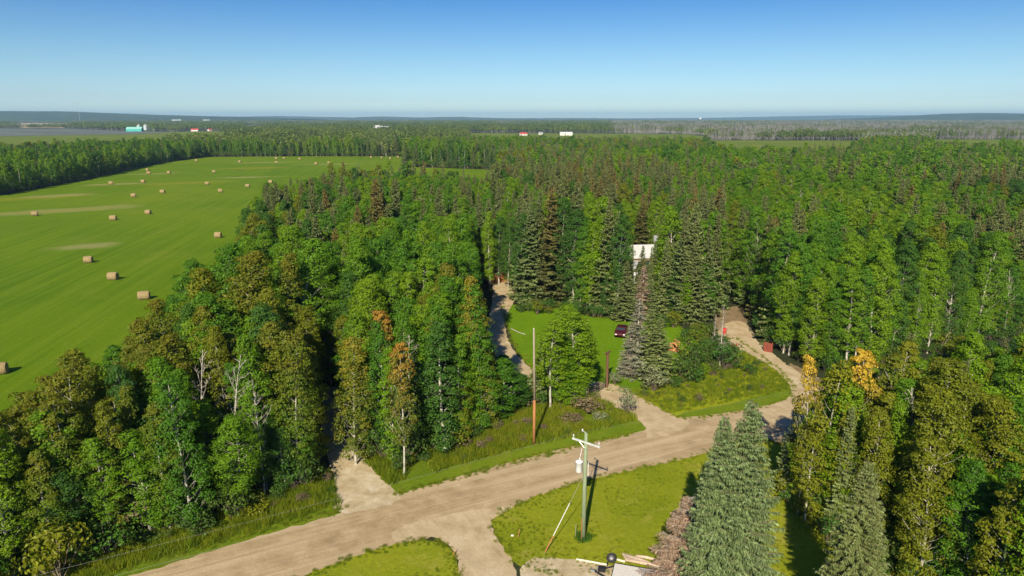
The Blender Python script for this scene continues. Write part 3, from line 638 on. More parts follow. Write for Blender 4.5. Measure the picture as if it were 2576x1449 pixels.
OUTF = [(1900, 1130), (1940, 1080), (2000, 1035), (2060, 995), (2110, 915), (2180, 900), (2240, 890), (2330, 850), (2450, 850), (2700, 880)]
lim, xp = hmax(X, Y, OUTF); sel = (reg == 'F'); hs = np.where(sel, np.minimum(hs, lim/15.5*rr.uniform(.9, 1.03, n_)), hs)
OUTB = [(900, -500), (1165, -500), (1185, 790), (1240, 880), (1330, 960)]
ok = hs > .42
for px_, py_, H_ in ((478, 895, 13.5), (560, 885, 13.5), (640, 960, 11)):      # room round the bare trees of the left wood
    a_ = np.array(at(px_, py_, H_)); b_ = a_*.93; d_ = b_-a_; t_ = np.clip(((X-a_[0])*d_[0]+(Y-a_[1])*d_[1])/(d_@d_), 0, 1); ok &= np.hypot(X-a_[0]-t_*d_[0], Y-a_[1]-t_*d_[1]) > 1.3
X, Y, reg, kind, hs, sn, v, dn = (a_[ok] for a_ in (X, Y, reg, kind, hs, sn, v, dn)); n_ = len(X)
ws = rr.uniform(.80, 1.22, n_); ro = rr.uniform(0, 6.28, n_)
# thin the wood where the photo shows less
DD = np.hypot(X, Y)
def hand(px, py, H): return at(px, py, H)          # foot of a tree whose tip was measured at height H
print('trees', n_, {q: int((kind == q).sum()) for q in 'asde'})

WHERE = {'A': 'in the lower left wood', 'B': 'in the middle wood', 'C': 'in the copse by the black gate', 'M': 'behind the small bright lawn',
         'D': 'in the stand by the right driveway', 'E': 'beyond the right driveway', 'F': 'in the lower right wood', 'G': 'in the forest beyond the clearing', 'H': 'in the distant forest', 'L': 'in the far left wood'}
dR = dist_poly(X, Y, ROAD); dF = dist_poly(X, Y, FIELD); dV = np.minimum(np.minimum(dist_poly(X, Y, DRIVE_L), dist_poly(X, Y, DRIVE_M)), dist_poly(X, Y, DRIVE_R))
def spot(i):
    if dR[i] < 6: return 'front row by the gravel road,'
    if dV[i] < 4: return 'right beside the driveway,'
    if dF[i] < 5: return 'backing onto the hay field,'
    m_ = (reg == reg[i]); b_ = X[i]/Y[i]; bb = X[m_]/Y[m_]; t_ = (bb < b_).mean(); far_ = (Y[m_] < Y[i]).mean()
    return ('near ' if far_ < .33 else ('deep ' if far_ > .66 else ''))+('far left end,' if t_ < .17 else 'left side,' if t_ < .38 else 'middle,' if t_ < .62 else 'right side,' if t_ < .83 else 'far right end,')
def place_tree(pr, x, y, s_, w_, rz, name, label, cat, group, cmat=None, tmat=None):
    if len(label.split()) > 16: print('LONG', label)
    r_ = empty(name, (x, y, 0), rz); r_.scale = (s_*w_, s_*w_, s_)
    if pr.crown:
        c_ = bpy.data.objects.new('crown', pr.crown); link(c_, r_)
        if cmat: c_.material_slots[0].link = 'OBJECT'; c_.material_slots[0].material = cmat
    t_ = bpy.data.objects.new('trunk', pr.trunk); link(t_, r_)
    if tmat: t_.material_slots[0].link = 'OBJECT'; t_.material_slots[0].material = tmat
    tag(r_, label, cat, group); return r_
def tone(kd, rg, q, x, y):
    if kd == 'a':
        if rg == 'A': t = 'leaf_rusty' if q < .42 else ('leaf_dark' if q > .9 else ('leaf_olive' if q < .52 else 'leaf'))
        elif rg == 'F': t = 'leaf_olive' if q < .42 else ('leaf_bright' if q > .75 else 'leaf')
        elif rg == 'B': t = 'leaf_rusty' if q < .07 else ('leaf_bright' if q > .72 else ('leaf_yellow' if q < .17 and y < 85 else ('leaf_dark' if q < .25 else 'leaf')))
        else: t = 'leaf_bright' if q > .8 else ('leaf_dark' if q < .12 else ('leaf_olive' if q < .18 else 'leaf'))
    else: t = 'needle_cone' if q < .15 else ('needle_olive' if q > .84 else 'needle')
    return t
WORD = {'leaf': 'mid-green', 'leaf_rusty': 'rust-tinged', 'leaf_dark': 'dark green', 'leaf_olive': 'olive-yellow', 'leaf_bright': 'bright green', 'leaf_yellow': 'yellow-flecked', 'needle': 'dark grey-green', 'needle_cone': 'brown-topped', 'needle_olive': 'olive-green'}
dW = np.minimum(np.minimum(dist_poly(X, Y, WOOD_A), dist_poly(X, Y, WOOD_E)), dist_poly(X, Y, WOOD_F))
q = rr.random(n_); indiv = np.zeros(n_, bool)
for kd, lim, protos, nm, cat in (('a', 286, ASP, 'aspen_tree', 'aspen'), ('s', 285, SPR_, 'spruce_tree', 'spruce'), ('d', 60, DEADA, 'dead_aspen', 'dead tree'), ('e', 40, DEADS, 'dead_spruce', 'dead tree')):
    ii = np.where((kind == kd) & (np.abs(X) < .745*Y+9) & (DD > 38))[0]; ii = ii[np.argsort(DD[ii])][:lim]; indiv[ii] = True
    for i in ii:
        pr = protos[int(rr.integers(len(protos)))]
        if kd == 'a' and dW[i] < 2.6: pr = (ASP[1], ASP[3], ASP[6])[int(rr.integers(3))]      # the sunny front row is leafy to the ground
        sz = 'tall' if hs[i] > .97 else ('young' if hs[i] < .78 else 'middling')
        if kd in 'as':
            t = tone(kd, reg[i], q[i], X[i], Y[i]); lab = '%s%s %s %s, %s %s' % (sz, ' broad' if ws[i] > 1.1 else (' slim' if ws[i] < .92 else ''), WORD[t], cat, spot(i), WHERE[reg[i]])
            place_tree(pr, X[i], Y[i], hs[i], ws[i], ro[i], nm, lab, cat, '%s %ss %s' % (WORD[t], cat, WHERE[reg[i]]), M[t])
        else:
            w_ = 'leafless pale grey aspen' if kd == 'd' else 'dead grey spruce'
            place_tree(pr, X[i], Y[i], hs[i], ws[i], ro[i], nm, '%s %s, %s %s' % (sz, w_, spot(i), WHERE[reg[i]]), cat, 'dead trees '+WHERE[reg[i]])
# the rest of the woods, as masses
def variants(protos, mats): # whole-tree meshes in several colourings
    o = []
    for m_, cnt in mats:
        for pr in protos[:cnt]:
            me = pr.joined.copy(); me.materials[0] = M[m_]; o.append(me)
    return o
CA = coll('aspen_near_mesh', variants(ASP, [('leaf', 6), ('leaf_bright', 2), ('leaf_dark', 2), ('leaf_olive', 1)]))
CS = coll('spruce_near_mesh', variants(SPR_, [('needle', 4), ('needle_cone', 1), ('needle_olive', 1)]))
CAM_ = coll('aspen_far_mesh', variants(ASP_M, [('leaf', 4), ('leaf_bright', 1), ('leaf_dark', 2), ('leaf_olive', 1)]))
CSM = coll('spruce_far_mesh', variants(SPR_M, [('needle', 3), ('needle_olive', 2), ('needle_cone', 1)]))
CD = coll('dead_mesh', [p_.joined for p_ in DEADA]+[p_.joined for p_ in DEADS])
rest = ~indiv
def mass(name, sel, c_, label, cat):
    if sel.sum() == 0: return
    s_ = hs[sel]; w_ = ws[sel]; scatter(name, np.stack([X[sel], Y[sel], np.zeros(sel.sum())], 1), ro[sel], np.stack([s_*w_, s_*w_, s_], 1), np.clip((( vnoise(X[sel], Y[sel], 22, 77)*1.5-.25)*.62+rr.random(sel.sum())*.38)*len(c_.objects), 0, len(c_.objects)-1).astype(int), c_, label, cat)
NR = 260
mass('aspen_wood', rest & (kind == 'a') & (DD < NR), CA, 'mass of green aspens filling the nearer forest behind the driveways', 'aspens')
mass('spruce_wood', rest & (kind == 's') & (DD < NR), CS, 'mass of dark spruces mixed through the nearer forest', 'spruces')
mass('far_aspen_wood', rest & (kind == 'a') & (DD >= NR), CAM_, 'mass of distant green aspens round and beyond the hay field', 'aspens')
mass('far_spruce_wood', rest & (kind == 's') & (DD >= NR), CSM, 'mass of distant dark spruces beyond the hay field', 'spruces')
mass('dead_wood', rest & ((kind == 'd') | (kind == 'e')), CD, 'scattered bare grey dead trees through the deep forest', 'dead trees')

# ------------------------------------------------------------------ far country: clumps of trees
def clump(seed, kinds, n_=12, Rr=13):
    rg = np.random.default_rng(seed); LV = []; LF = []; TV = []; nl = 0; nt_ = 0; mi = []
    V = []; F = []; o = 0
    for i in range(n_):
        r_ = Rr*math.sqrt((i+.5)/n_); az = i*2.4+rg.normal(0, .3); off = np.array((math.cos(az)*r_, math.sin(az)*r_, 0)); kd = kinds[i % len(kinds)]; H = rg.uniform(12, 17)
        if kd == 's':
            for j in range(70):
                t = rg.random()**.75; z = H*(.1+.9*(1-t)); r2 = 2.3*(t**.8); a2 = rg.uniform(0, 6.28); c_ = np.array((math.cos(a2)*r2, math.sin(a2)*r2, z)); d_ = np.array((math.cos(a2), math.sin(a2), .5)); wv = np.array((-math.sin(a2), math.cos(a2), 0))*.55
                V += [off+c_-d_*.5, off+c_+wv, off+c_+d_*.35-np.array((0, 0, .45)), off+c_-wv]; F.append((o, o+1, o+2, o+3)); mi.append(0); o += 4
        elif kd == 'a':
            for j in range(70):
                d = rg.normal(size=3); d /= np.linalg.norm(d); d[2] = d[2]*.8; c_ = np.array((0, 0, H*.66))+d*np.array((2.7, 2.7, H*.36))*rg.uniform(.75, 1.05); nr = d*.8+rg.normal(0, .4, 3)+np.array((0, 0, .4)); nr /= np.linalg.norm(nr)
                a = np.cross(nr, rg.normal(size=3)); a /= np.linalg.norm(a); b_ = np.cross(nr, a); s_ = rg.uniform(.5, .95)
                V += [off+c_-a*s_, off+c_+b_*s_*.8, off+c_+a*s_, off+c_-b_*s_*.8]; F.append((o, o+1, o+2, o+3)); mi.append(1); o += 4
            
        if kd in 'ad':
            m_ = 2 if kd == 'd' else 2
            a2 = rg.uniform(0, 3); wv = np.array((math.cos(a2), math.sin(a2), 0))*.16
            for wv2 in (wv, np.array((-wv[1], wv[0], 0))):
                V += [off-wv2, off+wv2, off+wv2*.3+np.array((0, 0, H*.9)), off-wv2*.3+np.array((0, 0, H*.9))]; F.append((o, o+1, o+2, o+3)); mi.append(2); o += 4
            if kd == 'd':
                for j in range(34):
                    t = rg.uniform(.3, 1); a2 = rg.uniform(0, 6.28); b0 = off+np.array((0, 0, H*t)); d_ = np.array((math.cos(a2), math.sin(a2), .8))*rg.uniform(.7, 1.9)*(1.2-t*.6); wv = np.array((-math.sin(a2), math.cos(a2), 0))*.09
                    V += [b0-wv, b0+wv, b0+d_+wv*.4, b0+d_-wv*.4]; F.append((o, o+1, o+2, o+3)); mi.append(2); o += 4
    return npmesh('clump', np.array(V), [np.array(F)], [M['needle_far'], M['leaf_far'], M['far_bark']], mi)
M['far_bark'] = leaf_mat('far_dead_wood', [(0, (.25, .245, .235)), (1, (.36, .35, .335))], None, 0, 1, 0, .0, (.7, 1.25))
CG = coll('green_clump_mesh', [clump(1, 'aaasaa'), clump(2, 'asaaas'), clump(3, 'sasasa'), clump(4, 'aaaaaa'), clump(5, 'ssasss')])
CK = coll('grey_clump_mesh', [clump(6, 'dddddd', 16), clump(7, 'ddddad', 16), clump(8, 'ddsddd', 15)])
XF, YF = jgrid(-2300, 2300, 640, 1500, 18, 21); XG, YG = jgrid(-4200, 4200, 1500, 3200, 27, 22); XH, YH = jgrid(-6000, 6000, 3200, 6500, 55, 23)
sz = np.concatenate([np.full(len(XF), .95), np.full(len(XG), 1.12), np.full(len(XH), 1.5)])
XX = np.concatenate([XF, XG, XH]); YY = np.concatenate([YF, YG, YH]); k = np.abs(XX) < .78*YY+20
for q_ in CLR+[PAST, GREY, TAN, TAN2]: k &= ~(inpoly(XX, YY, q_) | (dist_poly(XX, YY, q_) < 9))
# sight lines opened towards farm buildings
SITES = [at(352, 327), at(470, 330), at(495, 329), at(640, 318), at(958, 323), at(1330, 338), at(1423, 339), at(180, 301)]
for i_, (sx_, sy_) in enumerate(SITES):
    d_ = math.hypot(sx_, sy_); t_ = (XX*sx_+YY*sy_)/d_; l_ = np.abs(XX*sy_-YY*sx_)/d_; k &= ~((l_ < 14*d_/1500+8) & (t_ > d_*.62) & (t_ < d_*1.02))
XX, YY, sz = XX[k], YY[k], sz[k]; rf = np.random.default_rng(31); nF = len(XX)
br = XX/YY; gn = vnoise(XX, YY, 260, 41)*.6+vnoise(XX, YY*.6, 90, 42)*.4
grey = ((br > .14) & (YY > 1020*S) & (gn > .50-.12*np.clip((br-.3)*2, 0, 1)*1.0-np.where(YY > 1400, .14, 0))) | ((br > .45) & (YY > 800) & (gn > .42)) | ((br < .1) & (YY > 2300) & (gn > .66))
grey &= rf.random(nF) < .85
print('clumps', nF, int(grey.sum()))
def cm(name, sel, c_, label, cat):
    s_ = sz[sel]*rf.uniform(.85, 1.15, sel.sum()); zs = s_/sz[sel]*np.where(YY[sel] > 3200, 1.15, 1.0)*rf.uniform(.85, 1.12, sel.sum())
    gi_ = (vnoise(XX[sel], YY[sel], 150, 44)*3.2+rf.random(sel.sum())*2.6).astype(int) % len(c_.objects)
    scatter(name, np.stack([XX[sel], YY[sel], np.zeros(sel.sum())], 1), rf.uniform(0, 6.28, sel.sum()), np.stack([s_, s_, zs], 1), gi_, c_, label, cat)
cm('distant_forest', ~grey, CG, 'distant green forest stretching to the horizon', 'forest'); cm('distant_dead_forest', grey, CK, 'distant grey leafless forest at right, below the horizon', 'forest')

# ------------------------------------------------------------------ undergrowth and grass
def fill(name, polys, s_, protos, smin, smax, label, cat, seed, excl=(), keepf=None):
    Xs = []; Ys = []
    for pl in polys:
        a = np.array(pl); x, y = jgrid(a[:, 0].min(), a[:, 0].max(), a[:, 1].min(), a[:, 1].max(), s_, seed); k = inpoly(x, y, pl) & (np.abs(x) < .78*y+8)
        for e in excl: k &= ~inpoly(x, y, e)
        Xs.append(x[k]); Ys.append(y[k])
    x = np.concatenate(Xs); y = np.concatenate(Ys)
    if keepf is not None: k = keepf(x, y); x, y = x[k], y[k]
    rg = np.random.default_rng(seed+5); s2 = rg.uniform(smin, smax, len(x))
    return scatter(name, np.stack([x, y, np.zeros(len(x))], 1), rg.uniform(0, 6.28, len(x)), np.stack([s2, s2, s2*rg.uniform(.8, 1.2, len(x))], 1), rg.integers(0, len(protos.objects), len(x)), protos, label, cat)
CSH = coll('shrub_mesh', variants(SHR, [('shrub', 3), ('leaf_dark', 2), ('leaf_olive', 1)]))
fill('undergrowth', [WOOD_A, WOOD_E, WOOD_F, COPSE, BUSH, WOOD_D, WOOD_C], 2.0, CSH, .5, 1.15, 'leafy undergrowth filling the floor of the near woods', 'undergrowth', 51, (DRIVE_L, DRIVE_M, DRIVE_R))
xe, ye = jgrid(-330, 10, 30, 640, 2.6, 81); de = dist_poly(xe, ye, FIELD); ke = (de < 4.5) & ~inpoly(xe, ye, FIELD) & (np.abs(xe) < .78*ye+8); xe, ye = xe[ke], ye[ke]; re_ = np.random.default_rng(82); se = re_.uniform(.9, 1.8, len(xe))
scatter('edge_shrubs', np.stack([xe, ye, np.zeros(len(xe))], 1), re_.uniform(0, 6.28, len(xe)), np.stack([se, se, se*1.2], 1), re_.integers(0, len(CSH.objects), len(xe)), CSH, 'fringe of leafy shrubs along the wood edges round the hay field', 'shrubs')
xw = []; yw = []
for pl in (WOOD_A, WOOD_E, WOOD_F, COPSE):
    a_ = np.array(pl); x, y = jgrid(a_[:, 0].min(), a_[:, 0].max(), a_[:, 1].min(), a_[:, 1].max(), 1.5, 91); k = inpoly(x, y, pl) & (dist_poly(x, y, pl) < 1.8) & (np.abs(x) < .78*y+8) & ~inpoly(x, y, DRIVE_L) & ~inpoly(x, y, DRIVE_M) & ~inpoly(x, y, DRIVE_R)
    xw.append(x[k]); yw.append(y[k])
xw = np.concatenate(xw); yw = np.concatenate(yw); rw_ = np.random.default_rng(92); sw = rw_.uniform(.45, 1.25, len(xw))
scatter('woodside_shrubs', np.stack([xw, yw, np.zeros(len(xw))], 1), rw_.uniform(0, 6.28, len(xw)), np.stack([sw, sw, sw*1.15], 1), rw_.integers(0, len(CSH.objects), len(xw)), CSH, 'dense low shrubs along the sunny fronts of the near woods', 'shrubs')
xs_, ys_ = jgrid(-60, 175, 24, 250, 2.5, 93); ks = np.zeros(len(xs_), bool)
for pl in (WOOD_A, WOOD_E, WOOD_F, WOOD_C, WOOD_D): ks |= inpoly(xs_, ys_, pl) & (dist_poly(xs_, ys_, pl) > .7)
ks |= (ys_ > 150*S) & ~inpoly(xs_, ys_, FIELD)
for q_, b_ in ((LAWN, 1.5), (DRIVE_M, 1.4), (DRIVE_R, 1.2), (GAP, 1.0), (DRIVE_L, .8)): ks &= ~inpoly(xs_, ys_, q_) & (dist_poly(xs_, ys_, q_) > b_)
ks &= (np.abs(xs_) < .78*ys_+10); xs_, ys_ = xs_[ks], ys_[ks]; r3 = np.random.default_rng(94); h3 = r3.uniform(.34, .66, len(xs_)); w3 = r3.uniform(1.2, 1.7, len(xs_))
scatter('sapling_layer', np.stack([xs_, ys_, np.zeros(len(xs_))], 1), r3.uniform(0, 6.28, len(xs_)), np.stack([h3*w3, h3*w3, h3], 1), r3.integers(0, len(CA.objects), len(xs_)), CA, 'younger leafy aspens filling the gaps between the tall trees', 'saplings')
GRM = []
for s_ in range(4):
    V_, F_ = grass_np(70+s_, .75, .5, 60); GRM.append(npmesh('tuft', V_, [F_], [M['tall_grass']]))
CGR = coll('grass_mesh', GRM)
ex = (ROAD, DRIVE_L, DRIVE_M, DRIVE_R, LAWN)
def off_road(mn, seed=1): # thin towards the mown edge
    def f(x, y):
        d = dist_poly(x, y, ROAD); return (d > mn) & (vnoise(x, y, 3, seed)*2.2 > .4)
    return f
fill('tall_grass', [VERGE_M], .42, CGR, .55, 1.15, 'tall yellow-green grass on the verge between wood and road', 'grass', 61, ex, off_road(2.0))
fill('meadow_grass', [VERGE_R], .58, CGR, .4, .8, 'tall yellowish grass in the meadow between the two driveways', 'grass', 62, ex, off_road(1.3, 2))
fill('ditch_grass', [VERGE_L], .42, CGR, .5, 1.1, 'rough mixed grass along the road at lower left', 'grass', 63, ex, off_road(1.2, 3))
fill('wood_edge_grass', [P((880, 1105), (925, 1170), (985, 1235), (960, 1240), (890, 1150))], .4, CGR, .5, 1.0, 'grass fringe beside the left driveway mouth', 'grass', 64, (DRIVE_L, ROAD))

fill('lawn_tufts', [YARD], .42, CGR, .12, .30, 'short uneven grass tufts and weeds over the roadside lawn', 'grass', 65, (DRIVE_F,), lambda x, y: (vnoise(x, y, 2.2, 9) > .45) | (dist_poly(x, y, YARD) < .5))
fill('island_tufts', [ISLE], .42, CGR, .12, .34, 'short uneven grass tufts over the small grass island at the bottom', 'grass', 66, (), lambda x, y: (vnoise(x, y, 2.2, 9) > .4) | (dist_poly(x, y, ISLE) < .6))
def edge_fill(name, polys, seed, label):   # grass creeping over the gravel edges
    rg = np.random.default_rng(seed); xs = []; ys = []
    for pl, near in polys:
        for i in range(len(pl)):
            a_, b_ = np.array(pl[i]), np.array(pl[(i+1) % len(pl)]); L = np.linalg.norm(b_-a_); k = int(L*5); t = rg.random(k)[:, None]; q_ = a_+(b_-a_)*t+rg.normal(0, .22, (k, 2)); xs.append(q_[:, 0]); ys.append(q_[:, 1])
    x = np.concatenate(xs); y = np.concatenate(ys); k = (y > 30) & (y < 130) & (np.abs(x) < .78*y+5); x, y = x[k], y[k]; s2 = rg.uniform(.12, .38, len(x))
    scatter(name, np.stack([x, y, np.zeros(len(x))], 1), rg.uniform(0, 6.28, len(x)), np.stack([s2*1.3, s2*1.3, s2], 1), rg.integers(0, 4, len(x)), CGR, label, 'grass')
edge_fill('edge_tufts', [(YARD, 0), (ISLE, 0), (VERGE_R, 0), (LAWN, 0), (P((985, 1247), (1100, 1215), (1250, 1172), (1420, 1128), (1600, 1088)), 0), (P((180, 1470), (300, 1432), (600, 1352), (862, 1280)), 0)], 67, 'ragged grass creeping along the edges of the gravel')
fill('verge_weeds', [VERGE_M, VERGE_R, VERGE_L], 1.7, coll('weed_mesh', variants(SHR, [('shrub', 3), ('shrub_brown', 2), ('leaf_olive', 1)])), .14, .42, 'low weeds and seedling bushes dotted through the verge grass', 'weeds', 68, ex, lambda x, y: (dist_poly(x, y, ROAD) > 2.2) & (vnoise(x, y, 4, 12) > .42))
# ------------------------------------------------------------------ trees one can name
BIG = Proto('spruce', *spruce(101, 19, 3.9, .25, 14, 17, .02, .045, .34, .86, .80, True, .32), M['needle_blue'], M['bark_dark'], 19, 3.4)
BIG2 = Proto('spruce', *spruce(102, 19, 3.8, .25, 14, 17, .02, .045, .44, .86, .75, True, .32), M['needle_blue'], M['bark_dark'], 19, 3.3)
def planted(pr, bx, by, tipy, w_, name, label, cat, cm_=None, rz=0):      # foot measured on the ground, height from the tip
    x, y = at(bx, by); v_ = (tipy/2.515625-288)/FPX; H = HC-y*math.tan(PITCH+math.atan(v_)); return place_tree(pr, x, y, H/pr.H, w_*pr.H/H, rz, name, label, cat, None, cm_)
def named(pr, px, py, H, w_, name, label, cat, cm_=None, rz=0):
    x, y = at(px, py, H); return place_tree(pr, x, y, H/pr.H, w_, rz, name, label, cat, None, cm_)
named(BIG, 1826, 1048, 16.2, .98, 'spruce_tree', 'left of the twin big blue-green spruces at the bottom right', 'spruce', M['needle_blue'], .4)
named(BIG2, 1894, 1010, 17.2, .95, 'spruce_tree', 'right, taller one of the twin big blue-green spruces at the bottom', 'spruce', M['needle_blue'], 2)
named(BIG, 2187, 1161, 13.5, 1.15, 'spruce_tree', 'olive-green bushy spruce standing alone in shade at the bottom right', 'spruce', M['needle_olive'], 3)
RED = Proto('spruce', *spruce(103, 9, 2.3, .20, 14, 13, .02, .026, .45, 1, .7, True, .42), M['twig_red'], M['bark_dead'], 9, 2.0)
named(RED, 1738, 1250, 8.8, 1.3, 'dead_spruce', 'small dead russet spruce left of the twin blue-green spruces', 'dead tree', M['twig_red'])
PALE = Proto('spruce', *spruce(104, 13, 2.2, .32, 9, 7, .04, .05, .5, .85, .75, True, .6), M['twig_dead'], M['bark_dead'], 13, 2.2)
M['twig_green'] = leaf_mat('dying_grey_green_needles', [(0, (.17, .19, .12)), (1, (.22, .22, .15))], None, 0, 1, 0, .05, (.5, 1.4))
GOLD = [Proto('aspen', *aspen(111, 14, 1.9, .25, 70, 60, .27), M['leaf'], M['bark'], 14, 2), Proto('aspen', *aspen(112, 14, 2.2, .3, 60, 50, .27, True, .9, .25), M['leaf'], M['bark'], 14, 2)]
named(GOLD[0], 2172, 884, 14.5, .8, 'aspen_tree', 'aspen with a vivid golden-yellow top in the right foreground wood', 'aspen', M['leaf_gold'])
named(GOLD[1], 2052, 905, 14, .5, 'aspen_tree', 'sparse white-stemmed aspen with a few yellow leaves on top, beside the junction', 'aspen', M['leaf_gold'])
named(GOLD[1], 2110, 905, 14, .9, 'aspen_tree', 'olive aspen with white trunk just left of the golden-topped aspen', 'aspen', M['leaf_olive'], 2)
named(GOLD[0], 2245, 900, 13, .9, 'aspen_tree', 'rusty brown-leaved aspen right of the golden-topped aspen', 'aspen', M['leaf_rusty'], 1)
named(GOLD[0], 950, 785, 13.5, 1.0, 'aspen_tree', 'aspen with an orange-brown top above the left driveway wood', 'aspen', M['leaf_orange'], 1)
named(GOLD[0], 1003, 870, 13, .75, 'aspen_tree', 'slim aspen with bright orange upper leaves in the middle wood', 'aspen', M['leaf_orange'], 3)
named(ASP[1], 1090, 800, 13, 1.1, 'aspen_tree', 'yellow-flecked aspen right of the orange-topped aspens', 'aspen', M['leaf_yellow'], 3)
named(ASP[3], 1160, 770, 13.5, 1.2, 'aspen_tree', 'tall yellowing aspen at the edge of the curving driveway', 'aspen', M['leaf_yellow'], 4)
named(ASP[3], 880, 850, 13, 1.0, 'aspen_tree', 'yellow-green aspen left of the orange-topped aspens', 'aspen', M['leaf_yellow'], 2)
named(DEADA[0], 478, 895, 13.5, 1.1, 'dead_aspen', 'bare white-branched aspen standing left of two in the left wood', 'dead tree')
named(DEADA[1], 560, 885, 13.5, 1.25, 'dead_aspen', 'bare white-branched aspen standing right of two in the left wood', 'dead tree', None, 2)
named(DEADA[2], 640, 960, 11, .9, 'dead_aspen', 'pale forked dead aspen with a few olive leaves in the left wood', 'dead tree', None, 2)
# copse by the gate
planted(ASP[4], 1382, 1030, 800, 1.05, 'aspen_tree', 'bright green aspen on the left of the gate copse', 'aspen', M['leaf_bright'], 1)
planted(ASP[0], 1440, 1010, 770, 1.26, 'aspen_tree', 'tallest bright green aspen of the gate copse', 'aspen', M['leaf_bright'], 2)
planted(ASP[7], 1477, 1001, 815, .8, 'aspen_tree', 'white-trunked bright green aspen right beside the black gate', 'aspen', M['leaf_bright'], 5)
planted(DEADA[0], 1415, 1000, 818, .8, 'dead_aspen', 'leafless pale aspen rising in the middle of the gate copse', 'dead tree')
planted(SPR_[0], 1362, 1012, 862, .75, 'spruce_tree', 'narrow grey-green spruce beside the tall thin pole', 'spruce', M['needle_olive'])
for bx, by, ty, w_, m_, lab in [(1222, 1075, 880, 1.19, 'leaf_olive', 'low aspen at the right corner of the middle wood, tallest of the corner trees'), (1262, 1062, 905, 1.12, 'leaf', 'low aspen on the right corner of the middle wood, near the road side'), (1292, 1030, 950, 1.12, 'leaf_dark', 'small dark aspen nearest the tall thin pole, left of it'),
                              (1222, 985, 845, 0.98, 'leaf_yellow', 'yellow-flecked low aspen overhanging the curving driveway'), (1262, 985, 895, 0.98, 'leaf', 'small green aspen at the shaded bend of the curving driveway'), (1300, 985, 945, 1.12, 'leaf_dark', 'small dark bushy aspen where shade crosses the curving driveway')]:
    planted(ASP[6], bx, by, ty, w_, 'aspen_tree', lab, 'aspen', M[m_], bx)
for bx, by, ty, w_, pi_, m_, lab in [(1400, 1015, 850, 1.12, 0, 'leaf', 'mid-height green aspen in the front of the gate copse'), (1425, 1020, 900, 0.98, 3, 'leaf_bright', 'low bright aspen at the front foot of the gate copse'), (1458, 985, 800, 0.98, 1, 'leaf', 'green aspen at the back of the gate copse'),
                                    (1470, 1005, 860, 0.84, 4, 'leaf_bright', 'short bright aspen left of the white-trunked one by the gate'), (1390, 985, 860, 0.84, 2, 'leaf', 'slim green aspen behind the narrow spruce in the gate copse')]:
    planted(ASP[pi_], bx, by, ty, w_, 'aspen_tree', lab, 'aspen', M[m_], bx)
planted(SPR_[2], 1345, 1000, 930, .7, 'spruce_tree', 'short spruce left of the narrow one beside the tall thin pole', 'spruce', M['needle'])
# spruces between the lawn and the meadow
for bx, by, ty, w_, pr, cm_, lab in [(1600, 948, 752, 1.25, PALE, M['twig_green'], 'leftmost grey dying spruce between the lawn and the meadow'), (1583, 945, 812, .95, PALE, M['twig_dead'], 'thin grey dead spruce at the right edge of the bright lawn'),
                                    (1630, 950, 778, 1.05, SPR_[2], M['needle_olive'], 'grey-green spruce in the middle of the lawn-side spruces'), (1654, 962, 800, 1.0, SPR_[0], M['needle_olive'], 'olive-topped spruce on the right of the lawn-side spruces'),
                                    (1810, 925, 765, .55, DEADS[1], M['twig_dead'], 'tall thin bare spruce beside the red fence panel'), (1794, 890, 790, .4, DEADS[0], M['twig_dead'], 'thin bare spruce just left of the one by the red fence'),
                                    (1614, 800, 668, 1.0, PALE, M['twig_red'], 'dead russet-grey spruce standing in front of the white-roofed house'), (1572, 808, 655, .8, SPR_[1], M['needle'], 'dark spruce at the back left corner of the bright lawn'),
                                    (1668, 800, 600, .75, SPR_[3], M['needle_olive'], 'olive spruce hiding the right end of the white-roofed house'), (1586, 745, 612, .33, SPR_[3], M['needle'], 'slim dark spruce in front of the left end of the white roof'),
                                    (1634, 742, 622, .36, SPR_[0], M['needle_olive'], 'slim olive spruce in front of the middle of the white roof'), (1582, 703, 664, .8, SPR_[1], M['needle'], 'short spruce standing close against the left front of the house'), (1606, 706, 660, .8, SPR_[2], M['needle_olive'], 'short olive spruce close against the middle of the house front'), (1632, 704, 664, .9, SPR_[1], M['needle'], 'short spruce standing close against the right front of the house'),
                                    (1614, 715, 618, .62, SPR_[0], M['needle'], 'slim spruce whose tip crosses the middle of the white roof'), (1643, 712, 612, .62, SPR_[3], M['needle_olive'], 'slim spruce crossing the right end of the white roof'),
                                    (1600, 760, 690, .7, SPR_[2], M['needle'], 'short spruce in front of the house wall'), (1632, 800, 715, .8, SPR_[1], M['needle_olive'], 'short olive spruce beside the track to the house'), (1585, 772, 700, .8, SPR_[2], M['needle'], 'short dark spruce in front of the little grey-roofed shed')]:
    planted(pr, bx, by, ty, w_, 'dead_spruce' if pr in DEADS+[PALE] else 'spruce_tree', lab, 'dead tree' if pr in DEADS+[PALE] else 'spruce', cm_)
